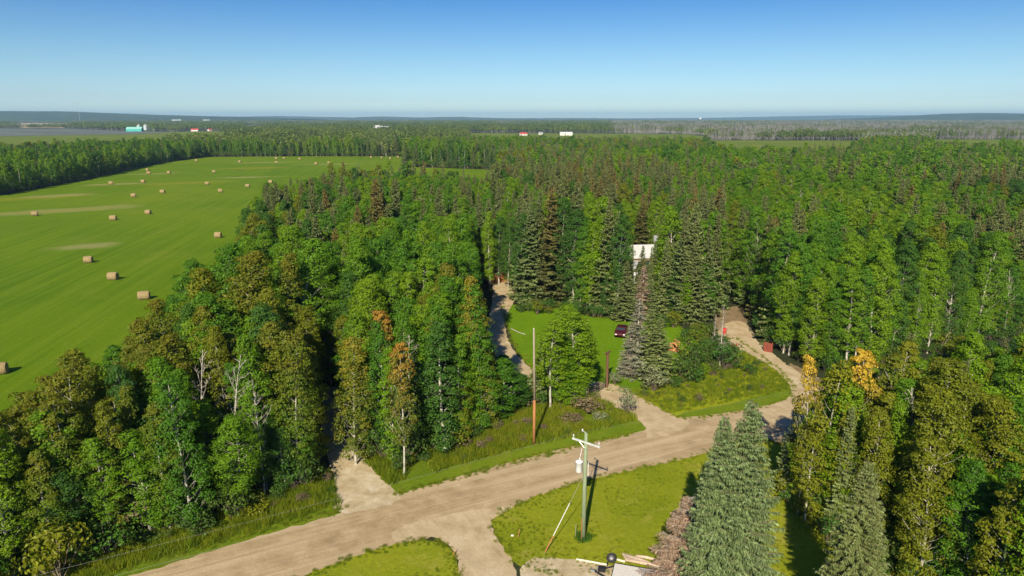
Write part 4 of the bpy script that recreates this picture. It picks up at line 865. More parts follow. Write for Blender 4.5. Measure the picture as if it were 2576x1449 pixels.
# pale single trunks
for bx, by, ty, w_, lab in [(1153, 690, 560, .3, 'tall bare white trunk standing at the dark gap left of the middle spruces'), (1880, 770, 640, .3, 'left one of two bare trunks above the right driveway'), (1890, 775, 628, .3, 'right one of two bare trunks above the right driveway')]:
    planted(DEADA[2], bx, by, ty, w_, 'dead_aspen', lab, 'dead tree')
for px, py, s_, w_, m_, pi_, lab in [(1576, 1045, 1.3, .6, 'shrub_grey', 1, 'silvery green upright bush beside the driveway mouth'), (1645, 985, 1.25, 1, 'shrub_grey', 1, 'greyish bush at the foot of the lawn-side spruces'),
                                 (1545, 968, .8, 1, 'shrub_grey', 0, 'round grey bush beside the gate post'), (1480, 1040, .9, 1.5, 'shrub_brown', 0, 'low brown shrub below the gate copse'), (1440, 1062, .7, 1.6, 'shrub_brown', 2, 'low twiggy brown shrub in the tall verge grass'),
                                 (1510, 1055, .6, 1.4, 'shrub_grey', 2, 'low grey-green shrub in the verge grass'), (360, 1330, 1.3, 1.3, 'shrub_brown', 1, 'large brown twiggy bush at the edge of the lower left wood'),
                                 (1888, 945, .8, .9, 'leaf_dark', 0, 'small dark green bush in the meadow near the right driveway'), (1850, 925, .6, .9, 'leaf_dark', 2, 'small leafy bush on the dry patch of the meadow'),
                                 (1183, 1090, 1.0, 1.1, 'shrub_brown', 1, 'tangle of pale dead branches at the edge of the middle wood'), (1000, 1130, 1, 1.3, 'leaf_yellow', 0, 'yellow-green shrub at the near corner of the middle wood'),
                                 (1320, 1030, .9, 1.2, 'shrub_brown', 0, 'brownish shrub between the middle wood and the tall thin pole'),
                                 (270, 1400, 1.2, 1.2, 'leaf_dark', 1, 'dark green bush in the corner of the lower left wood'), (500, 1345, .9, 1.3, 'shrub', 0, 'fresh green shrub by the road in front of the lower left wood'),
                                 (1100, 1130, .9, 1.4, 'shrub', 0, 'green shrub fringe below the middle wood'), (1240, 1075, .8, 1.4, 'shrub', 2, 'fresh green shrub at the right end of the middle wood'), (650, 1290, .8, 1.3, 'leaf_olive', 2, 'olive shrub along the edge of the lower left wood')]:
    x, y = at(px, py); place_tree(SHR[pi_], x, y, s_, w_, px, 'shrub', lab, 'shrub', None, M[m_])
# bushes left of the right driveway
xb, yb = jgrid(*[f_(c_) for c_ in zip(*BUSH) for f_ in (min, max)], 2.6, 71)
kb = inpoly(xb, yb, BUSH); i_ = 0
for x, y in zip(xb[kb], yb[kb]):
    t = ['shrub', 'leaf_dark', 'leaf_olive', 'shrub', 'leaf_bright'][i_ % 5]; s_ = rr.uniform(.8, 1.5); i_ += 1
    place_tree(SHR[i_ % 3], x, y, s_, 1.0, i_, 'shrub', '%s bush in the thicket between the lawn-side spruces and the right driveway' % {'shrub': 'green', 'leaf_dark': 'dark green', 'leaf_olive': 'olive', 'leaf_bright': 'bright green'}[t], 'shrub', 'bushes in the thicket by the right driveway', M[t])

# ------------------------------------------------------------------ hay bales
m, n, b = mat('bale_straw'); b.inputs['Roughness'].default_value = .9; tcn = N(n, 'ShaderNodeTexCoord').outputs['Object']
w1 = noise(n, mapping(n, tcn, 0, (9, 1.2, 1.2)), 1.5, 5, .7); n.links.new(ramp(n, [(.3, (.16, .11, .05)), (.5, (.30, .225, .11)), (.72, (.44, .35, .19))], w1), b.inputs['Base Color']); bump(n, b, noise(n, mapping(n, tcn, 0, (12, 3, 3)), 2, 4, .8), .8, .1)
M['bale'] = m; M['bale_end'] = plain('bale_end_straw', (.32, .22, .11), .9, 0, .3, 6)
def bale_meshes():
    rr2 = np.random.default_rng(3); nn = 28; Lh, Rb = 1.0, .92; bodyV = []; xs = np.linspace(-Lh, Lh, 12)
    mb = MB(); V = []
    for i, x in enumerate(xs):
        e = 1-.10*(abs(x)/Lh)**6
        for k in range(nn):
            t = 2*math.pi*k/nn; r_ = Rb*e*(1+rr2.normal(0, .012)+(.012 if i % 2 else 0)); z = r_*math.sin(t); z = max(z, -Rb*.90); V.append((x, r_*math.cos(t), z+Rb*.9))
    F = [(i*nn+k, (i+1)*nn+k, (i+1)*nn+(k+1) % nn, i*nn+(k+1) % nn) for i in range(11) for k in range(nn)]
    mb.add(V, F); bodyo = mb
    ends = []
    for sg in (-1, 1):
        e = MB(); V = []; rings = 6
        for j in range(rings):
            r_ = Rb*.9*(1-j/rings)
            for k in range(nn): t = 2*math.pi*k/nn; z = r_*math.sin(t); V.append((sg*(Lh+.02+.03*(j % 2)), r_*math.cos(t), max(z, -Rb*.9)+Rb*.9))
        V.append((sg*(Lh+.03), 0, Rb*.9)); c_ = len(V)-1
        F = [(j*nn+k, (j+1)*nn+k, (j+1)*nn+(k+1) % nn, j*nn+(k+1) % nn) for j in range(rings-1) for k in range(nn)]+[((rings-1)*nn+k, c_, (rings-1)*nn+(k+1) % nn) for k in range(nn)]
        e.add(V, F if sg < 0 else [f[::-1] for f in F]); ends.append(e)
    return bodyo, ends
bo, en = bale_meshes(); tmp = empty('hay_bale', (0, 0, 0)); tb = bo.build('wrapped_straw', M['bale'], tmp); te = [e.build('end_face', M['bale_end'], tmp) for e in en]
BALES = [(223, 661, 'large bale, second nearest row, left of the tan scar'), (285, 704, 'large bale between the nearest bale and the leftmost near bale'), (363, 753, 'nearest whole round bale at the lower field'), (549, 598, 'bale close to the wood edge, right side of the near field'),
         (88, 543, 'bale at the left end of the long yellow patch'), (285, 554, 'bale just right of and below the long yellow patch'), (373, 539, 'bale a step right of and behind the one below the yellow patch'), (336, 496, 'bale halfway up the field left of centre'), (409, 486, 'bale halfway up the field, centre'),
         (554, 484, 'bale in the centre right of the field, nearer of its pair'), (623, 471, 'pale bale between the centre bales and the wood point'), (681, 461, 'rightmost mid-field bale near the tip of the wood'), (521, 465, 'bale on the yellow streak in mid-field'), (360, 460, 'bale right of the bale on the small dry patch'),
         (279, 464, 'bale standing on the small dry patch'), (241, 446, 'bale nearest the shaded left wood edge'), (425, 437, 'bale right of the thin dry strip'), (374, 438, 'nearer of two bales one behind the other beside the left wood'), (371, 430, 'farther of two bales one behind the other beside the left wood'), (538, 435, 'single bale in the far middle of the field'),
         (494, 406, 'small bale near the corner where the far woods meet'), (603, 409, 'small far bale right of the corner bale'), (695, 411, 'small far bale at the end of a pale streak'), (695, 400.5, 'left of a close far pair before the back woods'), (714, 400, 'right of a close far pair before the back woods'), (754, 402, 'far bale lying low right of the close pair'),
         (795, 414, 'far bale left of the pale patch near the right end'), (827, 412, 'far bale on the pale patch near the right end'), (934, 397, 'first of the four round bale ends at the back right corner'), (960, 398, 'second of the four round bale ends at the back right corner'), (982, 399.5, 'third, lowest of the four bales at the back right corner'), (1002, 397, 'last bale of four, beside the tree block corner'), (-2, 941, 'nearest bale, cut off by the left picture edge')]
for i, (px, py, lab) in enumerate(BALES):
    x, y = at(px, py); view = math.atan2(y, x)-math.pi/2; rz = view*.4+math.radians([0, -8, 6, -4, 10][i % 5])
    if px > 900: rz += math.radians(80)
    r_ = tmp if i == 0 else tmp.copy()
    if i: COL.objects.link(r_)
    if len(lab.split()) > 11: print('LONG', lab)
    r_.location = (x, y, .012); r_.rotation_euler = (0, 0, rz); r_.scale = (.86+.05*(i % 3), .92, .90+.04*(i % 2)); tag(r_, 'round hay bale: '+lab, 'hay bale', 'round hay bales on the mown field')
    if i:
        for ch in (tb, *te): c_ = ch.copy(); COL.objects.link(c_); c_.parent = r_

# ------------------------------------------------------------------ power poles
def wood_pole_mat(name, a, bb):
    m, n, b = mat(name); b.inputs['Roughness'].default_value = .85; tcn = N(n, 'ShaderNodeTexCoord').outputs['Object']
    n.links.new(ramp(n, [(.3, bb), (.6, a)], noise(n, mapping(n, tcn, 0, (14, 14, .8)), 1, 5, .7)), b.inputs['Base Color']); return m
M['pole_green'] = wood_pole_mat('green_treated_wood', (.26, .32, .20), (.14, .19, .11))
M['pole_grey'] = wood_pole_mat('grey_weathered_pole', (.33, .28, .22), (.20, .16, .12))
M['orange'] = wood_pole_mat('orange_brown_wood', (.42, .19, .07), (.28, .12, .05))
M['xarm'] = plain('pale_crossarm', (.50, .52, .50), .7); M['white'] = plain('white_paint', (.78, .79, .80), .45, 0, .05); M['metal'] = plain('galvanised_steel', (.5, .52, .54), .4, .7, .08)
M['porcelain'] = plain('porcelain', (.62, .62, .60), .25, 0, .05); M['wire'] = plain('aluminium_wire', (.26, .26, .25), .5, .3); M['rim'] = plain('wheel_rim', (.22, .22, .23), .45, .3); M['black'] = plain('black_paint', (.02, .02, .022), .45, 0, .1); M['rubber'] = plain('rubber', (.025, .025, .027), .8)
px_, py_ = at(1467, 1357); PX, PY = px_, py_; PH = 9.3
pole = empty('power_pole', (PX, PY, .028)); tag(pole, 'green-grey wooden power pole with white transformer on the roadside lawn', 'power pole')
MB().tube([(0, 0, -.3), (0, 0, PH*.5), (.0, 0, PH)], [.20, .165, .12], 14).build('shaft', M['pole_green'], pole, True)
MB().box((-.17, -.14, 1.0), (.045, .03, 2.0), .5).build('ground_wire_cover', M['orange'], pole)
adir = math.radians(-38)                                        # crossarm lies across the line
ca, sa = math.cos(adir), math.sin(adir)
arm = MB().box((0.0, -.16, PH-.75), (2.5, .11, .13), adir).build('crossarm', M['xarm'], pole)
for s_ in (-1, 1):
    MB().tube([(s_*.75*ca, s_*.75*sa-.16, PH-.75), (0, -.1, PH-1.35)], .02, 5).build('brace', M['metal'], pole)
INS = [(-1.15, 0), (1.15, 0)]
for s_ in (-1.15, 1.15):
    MB().lathe([(.02, 0), (.02, .1), (.07, .12), (.045, .17), (.08, .19), (.04, .25), (.055, .28), (.001, .31)], 12, c=(s_*ca, s_*sa-.16, PH-.68)).build('insulator', M['porcelain'], pole, True)
MB().tube([(0, 0, PH), (-.25, .1, PH+.1)], .02, 6).lathe([(.02, 0), (.08, .03), (.045, .09), (.08, .12), (.04, .2), (.001, .22)], 12, c=(-.27, .1, PH+.08)).build('insulator', M['porcelain'], pole, True)
tr = MB().lathe([(.001, -.45), (.24, -.45), (.27, -.42), (.27, .38), (.29, .39), (.29, .43), (.2, .48), (.001, .5)], 24, c=(-.50, -.18, PH-2.75)).build('transformer', M['white'], pole, True)
MB().lathe([(.05, 0), (.075, .05), (.045, .1), (.075, .15), (.04, .22), (.02, .3), (.001, .31)], 10, c=(-.45, -.12, PH-2.3)).build('bushing', M['porcelain'], tr, True)
MB().box((-.22, -.08, PH-2.6), (.3, .06, .1)).box((-.22, -.08, PH-3.0), (.3, .06, .1)).build('bracket', M['metal'], pole)
MB().tube([(-.42, -.1, PH-1.95), (-.30, -.05, PH-1.3)], .03, 6).build('fuse_cutout', M['porcelain'], pole)
MB().box((.24, .02, PH-3.1), (.05, .05, 1.1)).build('secondary_rack', M['porcelain'], pole)
gx, gy = at(1370, 1393); gb = Vector((gx-PX, gy-PY, .03)); ga = Vector((-.1, -.05, PH-3.6)); gm = gb+(ga-gb)*.22
MB().tube([gb, ga], .014, 5).build('guy_wire', M['wire'], pole)
MB().tube([gb+(ga-gb)*.012, gm], .045, 6).build('guy_guard', M['orange'], pole)
MB().tube([gm, gm+(ga-gb)*.0+Vector((0, 0, .001))+(ga-gb)*.42], .026, 6).build('guy_sleeve', M['white'], pole)
SP = empty('grass_tuft', (PX, PY+.1, .03)); tag(SP, 'ring of uncut dark grass round the foot of the green power pole', 'grass'); 
for i in range(9):
    a_ = i*2.4; o = bpy.data.objects.new('blades', GRM[i % 4]); link(o, SP); o.location = (math.cos(a_)*.55*(.4+i/12), math.sin(a_)*.55*(.4+i/12), 0); o.scale = (.7, .7, .6); o.material_slots[0].link = 'OBJECT'; o.material_slots[0].material = M['leaf_dark']
x2, y2 = at(1343, 1117); p2 = empty('power_pole', (x2, y2, .03)); tag(p2, 'tall thin pole, grey above and orange-brown below, in the verge grass', 'power pole'); H2 = 12.4
MB().tube([(0, 0, -.2), (.02, 0, 4.9)], [.15, .135], 12).build('lower_shaft', M['orange'], p2, True)
MB().tube([(.02, 0, 4.9), (-.10, 0, H2)], [.132, .085], 12).build('upper_shaft', M['pole_grey'], p2, True)
MB().lathe([(.02, 0), (.07, .04), (.04, .1), (.07, .14), (.001, .22)], 10, c=(-.1, 0, H2)).build('insulator', M['porcelain'], p2, True)
def wire(name, a, b_, sag, label, r_=.005):
    a, b_ = Vector(a), Vector(b_); pts = [a.lerp(b_, t)-Vector((0, 0, sag*4*t*(1-t))) for t in np.linspace(0, 1, 25)]
    o = MB().tube(pts, r_, 4).build(name, M['wire']); tag(o, label, 'power line'); return o
cz = PH-.30
e1 = Vector((PX-1.15*ca, PY-1.15*sa-.16, cz)); e2 = Vector((PX+1.15*ca, PY+1.15*sa-.16, cz)); L1 = Vector((-76, -38.0, 0)); R1 = Vector((80, 40, 0))
wire('overhead_wire', e1, e1+L1, 1.1, 'upper overhead wire running left from the far end of the crossarm'); wire('overhead_wire', e1, e1+R1, 1.1, 'upper overhead wire running right from the far end of the crossarm')
wire('overhead_wire', e2, e2+L1, 1.1, 'overhead wire running left over the road from the near end of the crossarm'); wire('overhead_wire', e2, e2+R1, 1.1, 'overhead wire running right from the near end of the crossarm')
wire('overhead_wire', (PX+.26, PY, PH-2.7), (PX+80, PY+38, PH-3), .9, 'upper low-voltage wire running right from the rack below the transformer'); wire('overhead_wire', (PX+.26, PY, PH-3.4), (PX+80, PY+37, PH-3.6), .9, 'lower low-voltage wire running right from the rack below the transformer')
wire('overhead_wire', (PX-.3, PY, PH-1.9), (x2-.1, y2, H2-.1), .5, 'service wire from the transformer pole up to the tall thin pole')

# ------------------------------------------------------------------ small roadside things
M['log'] = wood_pole_mat('peeled_timber', (.62, .50, .38), (.40, .27, .18)); M['cream'] = plain('cream_board', (.66, .62, .50), .7)
x, y = at(1303, 1353); st = empty('marker_stake', (x, y, .03)); tag(st, 'short leaning orange marker stake with a pale stone on the lawn left of the pole', 'stake')
MB().tube([(0, 0, 0), (.12, .05, .75)], .035, 6).build('stake', M['orange'], st); MB().lathe([(.001, .0), (.13, .02), (.14, .07), (.08, .11), (.001, .12)], 8, c=(-.45, .25, -.02)).build('stone', M['cream'], st, True)
x, y = at(1448, 1350); MB().tube([(0, 0, 0), (0, 0, 1.1)], .03, 8).build('riser_pipe', M['pole_green']).location = (x, y, .03); tag(bpy.data.objects['riser_pipe'], 'thin pale green riser pipe left of the foot of the power pole', 'pipe')
x, y = at(1142, 1400); o = MB().tube([(0, 0, 0), (.03, 0, .6)], .03, 6).build('marker_stake', M['orange']); o.location = (x, y, .03); tag(o, 'tiny orange stake on the grass island at the bottom', 'stake')
# flat-deck trailer at the bottom edge
a = Vector((*at(1547, 1419, .75), .75)); b_ = Vector((*at(1713, 1448, .75), .75)); dx = (b_-a).normalized(); ang = math.atan2(dx.y, dx.x)
tr = empty('flatbed_trailer', (a.x, a.y, .034), ang); tag(tr, 'flat-deck utility trailer with pale deck and spare wheel, cut off by the bottom edge', 'trailer')
M['deck'] = wood_pole_mat('pale_deck_board', (.62, .60, .56), (.48, .46, .42))
for i in range(9):
    MB().box((2.6, -.13-.235*i, .78), (5.2, .215, .045)).build('deck_board', M['deck'], tr)
fr = MB().box((2.6, .03, .72), (5.3, .07, .16)).box((2.6, -2.16, .72), (5.3, .07, .16)).box((-.03, -1.06, .72), (.07, 2.1, .16)).box((5.25, -1.06, .72), (.07, 2.1, .16)); fr.tube([(0, -.15, .66), (-1.35, -1.05, .58)], .06, 6).tube([(0, -1.95, .66), (-1.35, -1.05, .58)], .06, 6); fr.build('frame', M['black'], tr)
MB().box((-1.5, -1.05, .6), (.35, .12, .12)).build('hitch_coupler', M['metal'], tr); MB().tube([(-1.15, -1.05, .1), (-1.15, -1.05, 1.1)], .035, 8).box((-1.15, -1.05, .06), (.2, .2, .04)).build('jack', M['metal'], tr)
MB().tube([(-.55, -.25, .6), (-.55, -.25, 1.0)], .03, 6).box((-.85, -.9, .75), (.5, .35, .3)).build('toolbox', M['black'], tr)
def wheel(c_, parent, name='wheel', tilt=None, r_=.36):
    w_ = empty(name, c_); w_.parent = parent; w_.rotation_euler = tilt or (math.pi/2, 0, 0)
    MB().lathe([(r_*.58, -.10), (r_*.92, -.11), (r_, -.07), (r_, .07), (r_*.92, .11), (r_*.58, .10), (r_*.58, -.10)], 28).build('tyre', M['rubber'], w_, True)
    MB().lathe([(r_*.57, -.08), (r_*.50, .02), (r_*.2, .05), (.001, .06)], 20).build('rim', M['rim'], w_, True); return w_
wheel((-.30, .10, 1.12), tr, 'spare_wheel', (math.radians(42), 0, 0))
for wx in (2.6, 3.5): wheel((wx, .22, .36), tr); wheel((wx, -2.36, .36), tr)
a2 = Vector((*at(1450, 1410), .12)); b2 = Vector((*at(1527, 1424), .12)); o = MB().tube([a2, b2], .07, 8).build('timber_pole', M['cream']); tag(o, 'long pale pole lying on the ground left of the trailer wheel', 'pole')
a2 = Vector((*at(1552, 1410), .1)); b2 = Vector((*at(1572, 1416), .1)); o = MB().tube([a2, b2], .08, 8).build('timber_pole', M['cream']); tag(o, 'short pale timber end lying between trailer and log pile', 'pole')
for i, (p0, p1) in enumerate([((1566, 1397), (1650, 1426)), ((1568, 1401), (1662, 1432)), ((1570, 1405), (1676, 1438)), ((1573, 1409), (1690, 1441)), ((1600, 1402), (1648, 1412)), ((1572, 1413), (1706, 1442))]):
    a2 = Vector((*at(*p0), .12+.05*(i % 2))); b2 = Vector((*at(*p1), .12+.04*(i % 3))); o = MB().tube([a2, a2.lerp(b2, .5)+Vector((.03, .04, .02)), b2], [.11, .12, .10], 8).build('peeled_log', M['log'], None, True)
    tag(o, ['farthest peeled log of the pile behind the trailer', 'second peeled log from the back of the pile behind the trailer', 'middle peeled log of the pile behind the trailer', 'peeled log second nearest to the trailer deck', 'short loose pale log lying on the grass beyond the pile', 'nearest and longest peeled log beside the trailer deck'][i], 'log', 'peeled logs behind the trailer')

# gate and its posts
M['post_brown'] = wood_pole_mat('dark_brown_post', (.16, .085, .05), (.09, .05, .03))
g0 = Vector((*at(1484, 1001), .03)); g1 = Vector((*at(1526, 975), .03)); L = (g1-g0).length; gang = math.atan2(g1.y-g0.y, g1.x-g0.x)
gt = empty('gate', g0, gang); tag(gt, 'black metal bar gate across the driveway by the copse', 'gate')
for i in range(5): MB().tube([(0, 0, .25+.26*i), (L-.3, 0, .25+.26*i)], .04, 6).build('rail', M['black'], gt)
for xx in (0, L*.5, L-.3): MB().tube([(xx, 0, .15), (xx, 0, 1.45)], .04, 6).build('upright', M['black'], gt)
o = MB().tube([(0, 0, 0), (0, 0, 4.6)], [.19, .17], 10).box((0, 0, 4.62), (1.3, .22, .16), gang).build('gate_post', M['post_brown']); o.location = g1; tag(o, 'tall brown gate post with a short crosspiece at the right of the gate', 'post')
o = MB().tube([(0, 0, 0), (0, 0, 4.4)], [.18, .16], 10).build('gate_post', M['post_brown']); o.location = g0-Vector((.3, 0, 0)); tag(o, 'brown gate post among the white trunks at the left of the gate', 'post')
o = MB().tube([(0, 0, 0), (.25, 0, .9)], .06, 6).build('marker_stake', M['post_brown']); o.location = (*at(1279, 950), .03); tag(o, 'leaning wooden stake at the shaded edge of the curving driveway', 'stake')
rw = MB().tube([(*at(1285, 828), .12), (*at(1305, 838), .12), (*at(1322, 843), .12)], .06, 6).build('border_log', M['bark_dead']); tag(rw, 'pale log lying along the back edge of the small lawn', 'log')

# red fence panels and barrel by the right driveway
M['red'] = wood_pole_mat('red_stained_wood', (.26, .065, .04), (.17, .045, .03))
def fence(p0, p1, h_, label, nm='red_fence'):
    a = Vector((*at(*p0), .03)); b_ = Vector((*at(*p1), .03)); L = (b_-a).length; f = empty(nm, a, math.atan2(b_.y-a.y, b_.x-a.x)); tag(f, label, 'fence'); k = max(4, int(L/.2))
    for i in range(k): MB().box((L*(i+.5)/k, 0, h_/2+.03*math.sin(i*3)), (L/k*.86, .03, h_)).build('picket', M['red'], f)
    for z in (.35, h_-.25): MB().box((L/2, .04, z), (L, .05, .09)).build('rail', M['red'], f)
    for xx in (0, L): MB().box((xx, .09, h_/2+.05), (.12, .12, h_+.1)).build('post', M['red'], f)
fence((1822, 892), (1853, 888), 1.3, 'red wooden fence wing on the left of the right driveway'); fence((1921, 884), (1941, 888), 1.4, 'red wooden fence wing on the right of the right driveway')
fence((1828, 868), (1800, 866), 1.2, 'short red fence piece in shade behind the brush pile')
x, y = at(1822, 840); o = MB().lathe([(.001, 0), (.3, 0), (.31, .05), (.29, .3), (.31, .32), (.29, .6), (.31, .62), (.3, .9), (.001, .9)], 20).build('barrel', plain('bright_red_plastic', (.62, .02, .02), .35), None, True); o.location = (x, y, .03); tag(o, 'bright red barrel on bare soil above the right driveway', 'barrel')
def pile(name, px, py, w_, h_, m_, n_, label, cat, ln=1.0, rad=.07, stack=False):
    x, y = at(px, py); r_ = empty(name, (x, y, .03), .2); tag(r_, label, cat); rg = random.Random(px); me = None
    mbs = MB().tube([(-ln/2, 0, 0), (0, .02*ln, .02), (ln/2, 0, 0)], [rad, rad, rad*.8], 6).build('stick' if not stack else 'log', m_, r_, True)
    for i in range(n_):
        o = mbs if i == 0 else mbs.copy()
        if i: COL.objects.link(o); o.parent = r_
        rad_ = math.sqrt(rg.random()); a_ = rg.uniform(0, 6.28); o.location = (math.cos(a_)*rad_*w_/2, math.sin(a_)*rad_*w_*.35, .08+h_*(1-rad_)*rg.random()); o.rotation_euler = (rg.gauss(0, .4), rg.gauss(0, .35), rg.uniform(0, 3.14)); o.scale = (rg.uniform(.6, 1.2),)*3
    return r_
pile('firewood_pile', 2006-2, 885, 2.8, 1.7, M['orange'], 110, 'heap of orange-brown split firewood left of the thicket', 'firewood', .55, .11, True) if False else None
pile('firewood_pile', 1998-300+0, 880, 2.8, 1.9, plain('split_firewood', (.50, .24, .10), .85, 0, .3), 120, 'heap of orange split firewood on the lawn edge beside the thicket', 'firewood', .55, .12, True)
pile('brush_pile', 1817, 878, 3.2, 1.5, M['bark_dead'], 90, 'heap of dark and grey branches beside the red fence wing', 'brush pile', 1.6, .035)

# parked car at the right end of the lawn
def car(px, py, rz, label, paint):
    x, y = at(px, py); c_ = empty('parked_car', (x, y, .03), rz); tag(c_, label, 'car')
    prof = [(-2.2, .35), (-2.25, .75), (-2.1, .95), (-1.3, 1.0), (-.7, 1.42), (.7, 1.45), (1.35, 1.0), (2.05, .9), (2.25, .7), (2.2, .35)]; V = []; n_ = len(prof)
    for s_ in (-1, 1):
        for a_, z in prof: V.append((a_, s_*(.86 if z < 1.05 else .66), z))
    F = [tuple(range(n_))[::-1], tuple(range(n_, 2*n_))]+[(i, (i+1) % n_, n_+(i+1) % n_, n_+i) for i in range(n_)]
    o = MB().add(V, F).build('body', paint, c_); bv = o.modifiers.new('bevel', 'BEVEL'); bv.width = .07; bv.segments = 2
    g = plain('car_glass', (.03, .04, .05), .1, 0, .05, 3, .6)
    MB().box((-1.06, 0, 1.24), (.03, 1.24, .50), 0, 0, 0, math.radians(56)).build('rear_window', g, c_); MB().box((1.09, 0, 1.25), (.03, 1.24, .52), 0, 0, 0, math.radians(-56)).build('windscreen', g, c_)
    for s_ in (-1, 1): MB().box((0, s_*.745, 1.22), (1.3, .03, .3), 0, 0, s_*math.radians(25)).build('side_window', g, c_)
    for a_ in (-1.35, 1.35):
        for s_ in (-1, 1): wheel((a_, s_*.80, .33), c_, 'wheel', (math.pi/2, 0, 0), .33)
    for s_ in (-1, 1): MB().box((-2.26, s_*.62, .72), (.04, .3, .14)).build('tail_light', M['red'], c_)
    for s_ in (-1, 1): MB().box((2.26, s_*.62, .68), (.04, .3, .14)).build('headlight', M['white'], c_)
car(1563, 842, math.radians(-105), 'dark red car parked in shade at the right end of the lawn', plain('dark_red_paint', (.07, .008, .016), .25, .2, .05, 3, .6))

# ------------------------------------------------------------------ buildings
M['roof_white'] = plain('white_metal_roof', (.60, .61, .63), .35, .1, .06, 1.0, .5); M['roof_grey'] = plain('grey_shingle', (.30, .31, .34), .7); M['wood_wall'] = plain('log_wall', (.30, .19, .10), .8); M['w_wall'] = plain('white_siding', (.70, .69, .66), .6, 0, .06)
M['red_roof'] = plain('red_metal_roof', (.50, .07, .05), .4, 0, .08); M['teal'] = plain('teal_steel', (.07, .42, .38), .45, .1, .1); M['teal_roof'] = plain('pale_teal_roof', (.28, .62, .52), .4, .1, .08); M['blue_bin'] = plain('blue_roof_steel', (.30, .50, .62), .4, .2, .08)
M['glass'] = plain('window_glass', (.04, .06, .08), .12, 0, .05, 3, .6); M['dark_in'] = plain('dark_interior', (.012, .03, .035), .9); M['steel'] = plain('grain_bin_steel', (.62, .66, .68), .35, .35, .08)
def house(px, py, w_, d_, hw, hr, rz, name, label, cat, wall, roof, win=3, z=.03, eave=.4, doors=1, loc=None):
    x, y = loc or at(px, py); h_ = empty(name, (x, y, z), rz); tag(h_, label, cat); x0, y0 = w_/2, d_/2
    V = [(-x0, -y0, 0), (x0, -y0, 0), (x0, y0, 0), (-x0, y0, 0), (-x0, -y0, hw), (x0, -y0, hw), (x0, y0, hw), (-x0, y0, hw), (-x0, 0, hw+hr), (x0, 0, hw+hr)]
    MB().add(V, [(0, 1, 5, 4), (2, 3, 7, 6), (1, 2, 6, 9, 5), (3, 0, 4, 8, 7)]).build('wall', wall, h_)
    sl = math.hypot(y0, hr); a_ = math.atan2(hr, y0); e = sl+eave; r_ = MB()
    for s_ in (-1, 1):
        cy = s_*(math.cos(a_)*e/2+.0); cz_ = hw+hr-math.sin(a_)*e/2+.09; r_.box((0, cy, cz_), (w_+2*eave, e, .12), 0, 0, -s_*a_ if s_ > 0 else a_)
    r_.build('roof', roof, h_)
    k = win
    for i in range(k):
        xx = -x0+w_*(i+.5)/k
        if doors and i == k//2: MB().box((xx, -y0-.02, 1.05), (1.0, .06, 2.1)).build('door', M['dark_in'], h_)
        else: f = MB().box((xx, -y0-.02, hw*.55), (1.3, .05, 1.1)).build('window', M['white'], h_); MB().box((xx, -y0-.055, hw*.55), (1.1, .03, .9)).build('pane', M['glass'], f)
    return h_
hs_ = house(1613, 668, 10.5, 9, 2.7, 2.0, math.radians(8), 'house', 'house with bright white metal roof half hidden among the spruces', 'house', M['wood_wall'], M['roof_white'], 5)
MB().box((3.5, 1.2, 5.9), (.8, .8, 1.6)).build('chimney', M['roof_grey'], hs_)
house(1567, 697, 5.5, 4.5, 2.3, 1.3, math.radians(-20), 'shed', 'small shed with pale grey roof in front of the white-roofed house', 'shed', M['wood_wall'], M['roof_grey'], 1, doors=0)
house(1597, 712, 2.4, 2.0, 1.6, .5, math.radians(15), 'well_house', 'tiny white-topped box shed on the bare ground below the house', 'shed', M['w_wall'], M['roof_white'], 1, doors=0)
o = house(1255, 706, 4, 3, 2, 1, .3, 'shed', 'orange-brown shed among trunks where the curving driveway ends', 'shed', M['orange'], M['wood_wall'], 0, doors=0)
# grain farm far left
def bin_(px, py, r_, h_, label, roof=None):
    x, y = at(px, py); b_ = empty('grain_bin', (x, y, .6)); tag(b_, label, 'grain bin', 'steel grain bins of the far farm'); prof = []
    for i in range(13): prof += [(r_+(.12 if i % 2 else 0), h_*i/12)]
    MB().lathe(prof, 32).build('wall', M['steel'], b_, True); MB().lathe([(r_+.4, h_), (r_*.5, h_+r_*.34), (.7, h_+r_*.58), (.7, h_+r_*.58+.8), (.01, h_+r_*.58+1.0)], 32).build('roof', M['steel'], b_)
bin_(350, 327, 5.2, 11.5, 'left tall steel grain bin behind the teal shed'); bin_(367, 328, 5.2, 12.5, 'tallest steel grain bin, in the middle of the far farm'); bin_(388, 327.6, 4.2, 7, 'short grain bin with bluish roof at the right of the far farm')
def quonset(px, py, w_, ln, h_, rz, label, m_, front):
    x, y = at(px, py); q_ = empty('quonset_shed', (x, y, .6), rz); tag(q_, label, 'shed'); V = []; k = 14
    for xx in (-ln/2, ln/2):
        for i in range(k+1): t = math.pi*i/k; V.append((xx, w_/2*math.cos(t), h_*math.sin(t)))
    MB().add(V, [(i, i+1, k+2+i, k+1+i) for i in range(k)]).build('roof', m_, q_, True)
    for s_ in (0, 1): MB().add([v for v in V[s_*(k+1):(s_+1)*(k+1)]], [tuple(range(k+1))]).build('end_wall', front, q_)
quonset(358, 325.6, 14, 22, 7.5, math.radians(70), 'blue round-roofed shed between the two tall grain bins', M['blue_bin'], M['dark_in']); quonset(378, 326, 13, 22, 7, math.radians(70), 'pale blue round-roofed shed right of the tall grain bins', M['blue_bin'], M['dark_in'])
house(340, 331, 36, 17, 6.0, 4.5, math.radians(8), 'teal_shed', 'long teal farm shed with pale green roof in front of the grain bins', 'shed', M['teal'], M['teal_roof'], 4, .6)
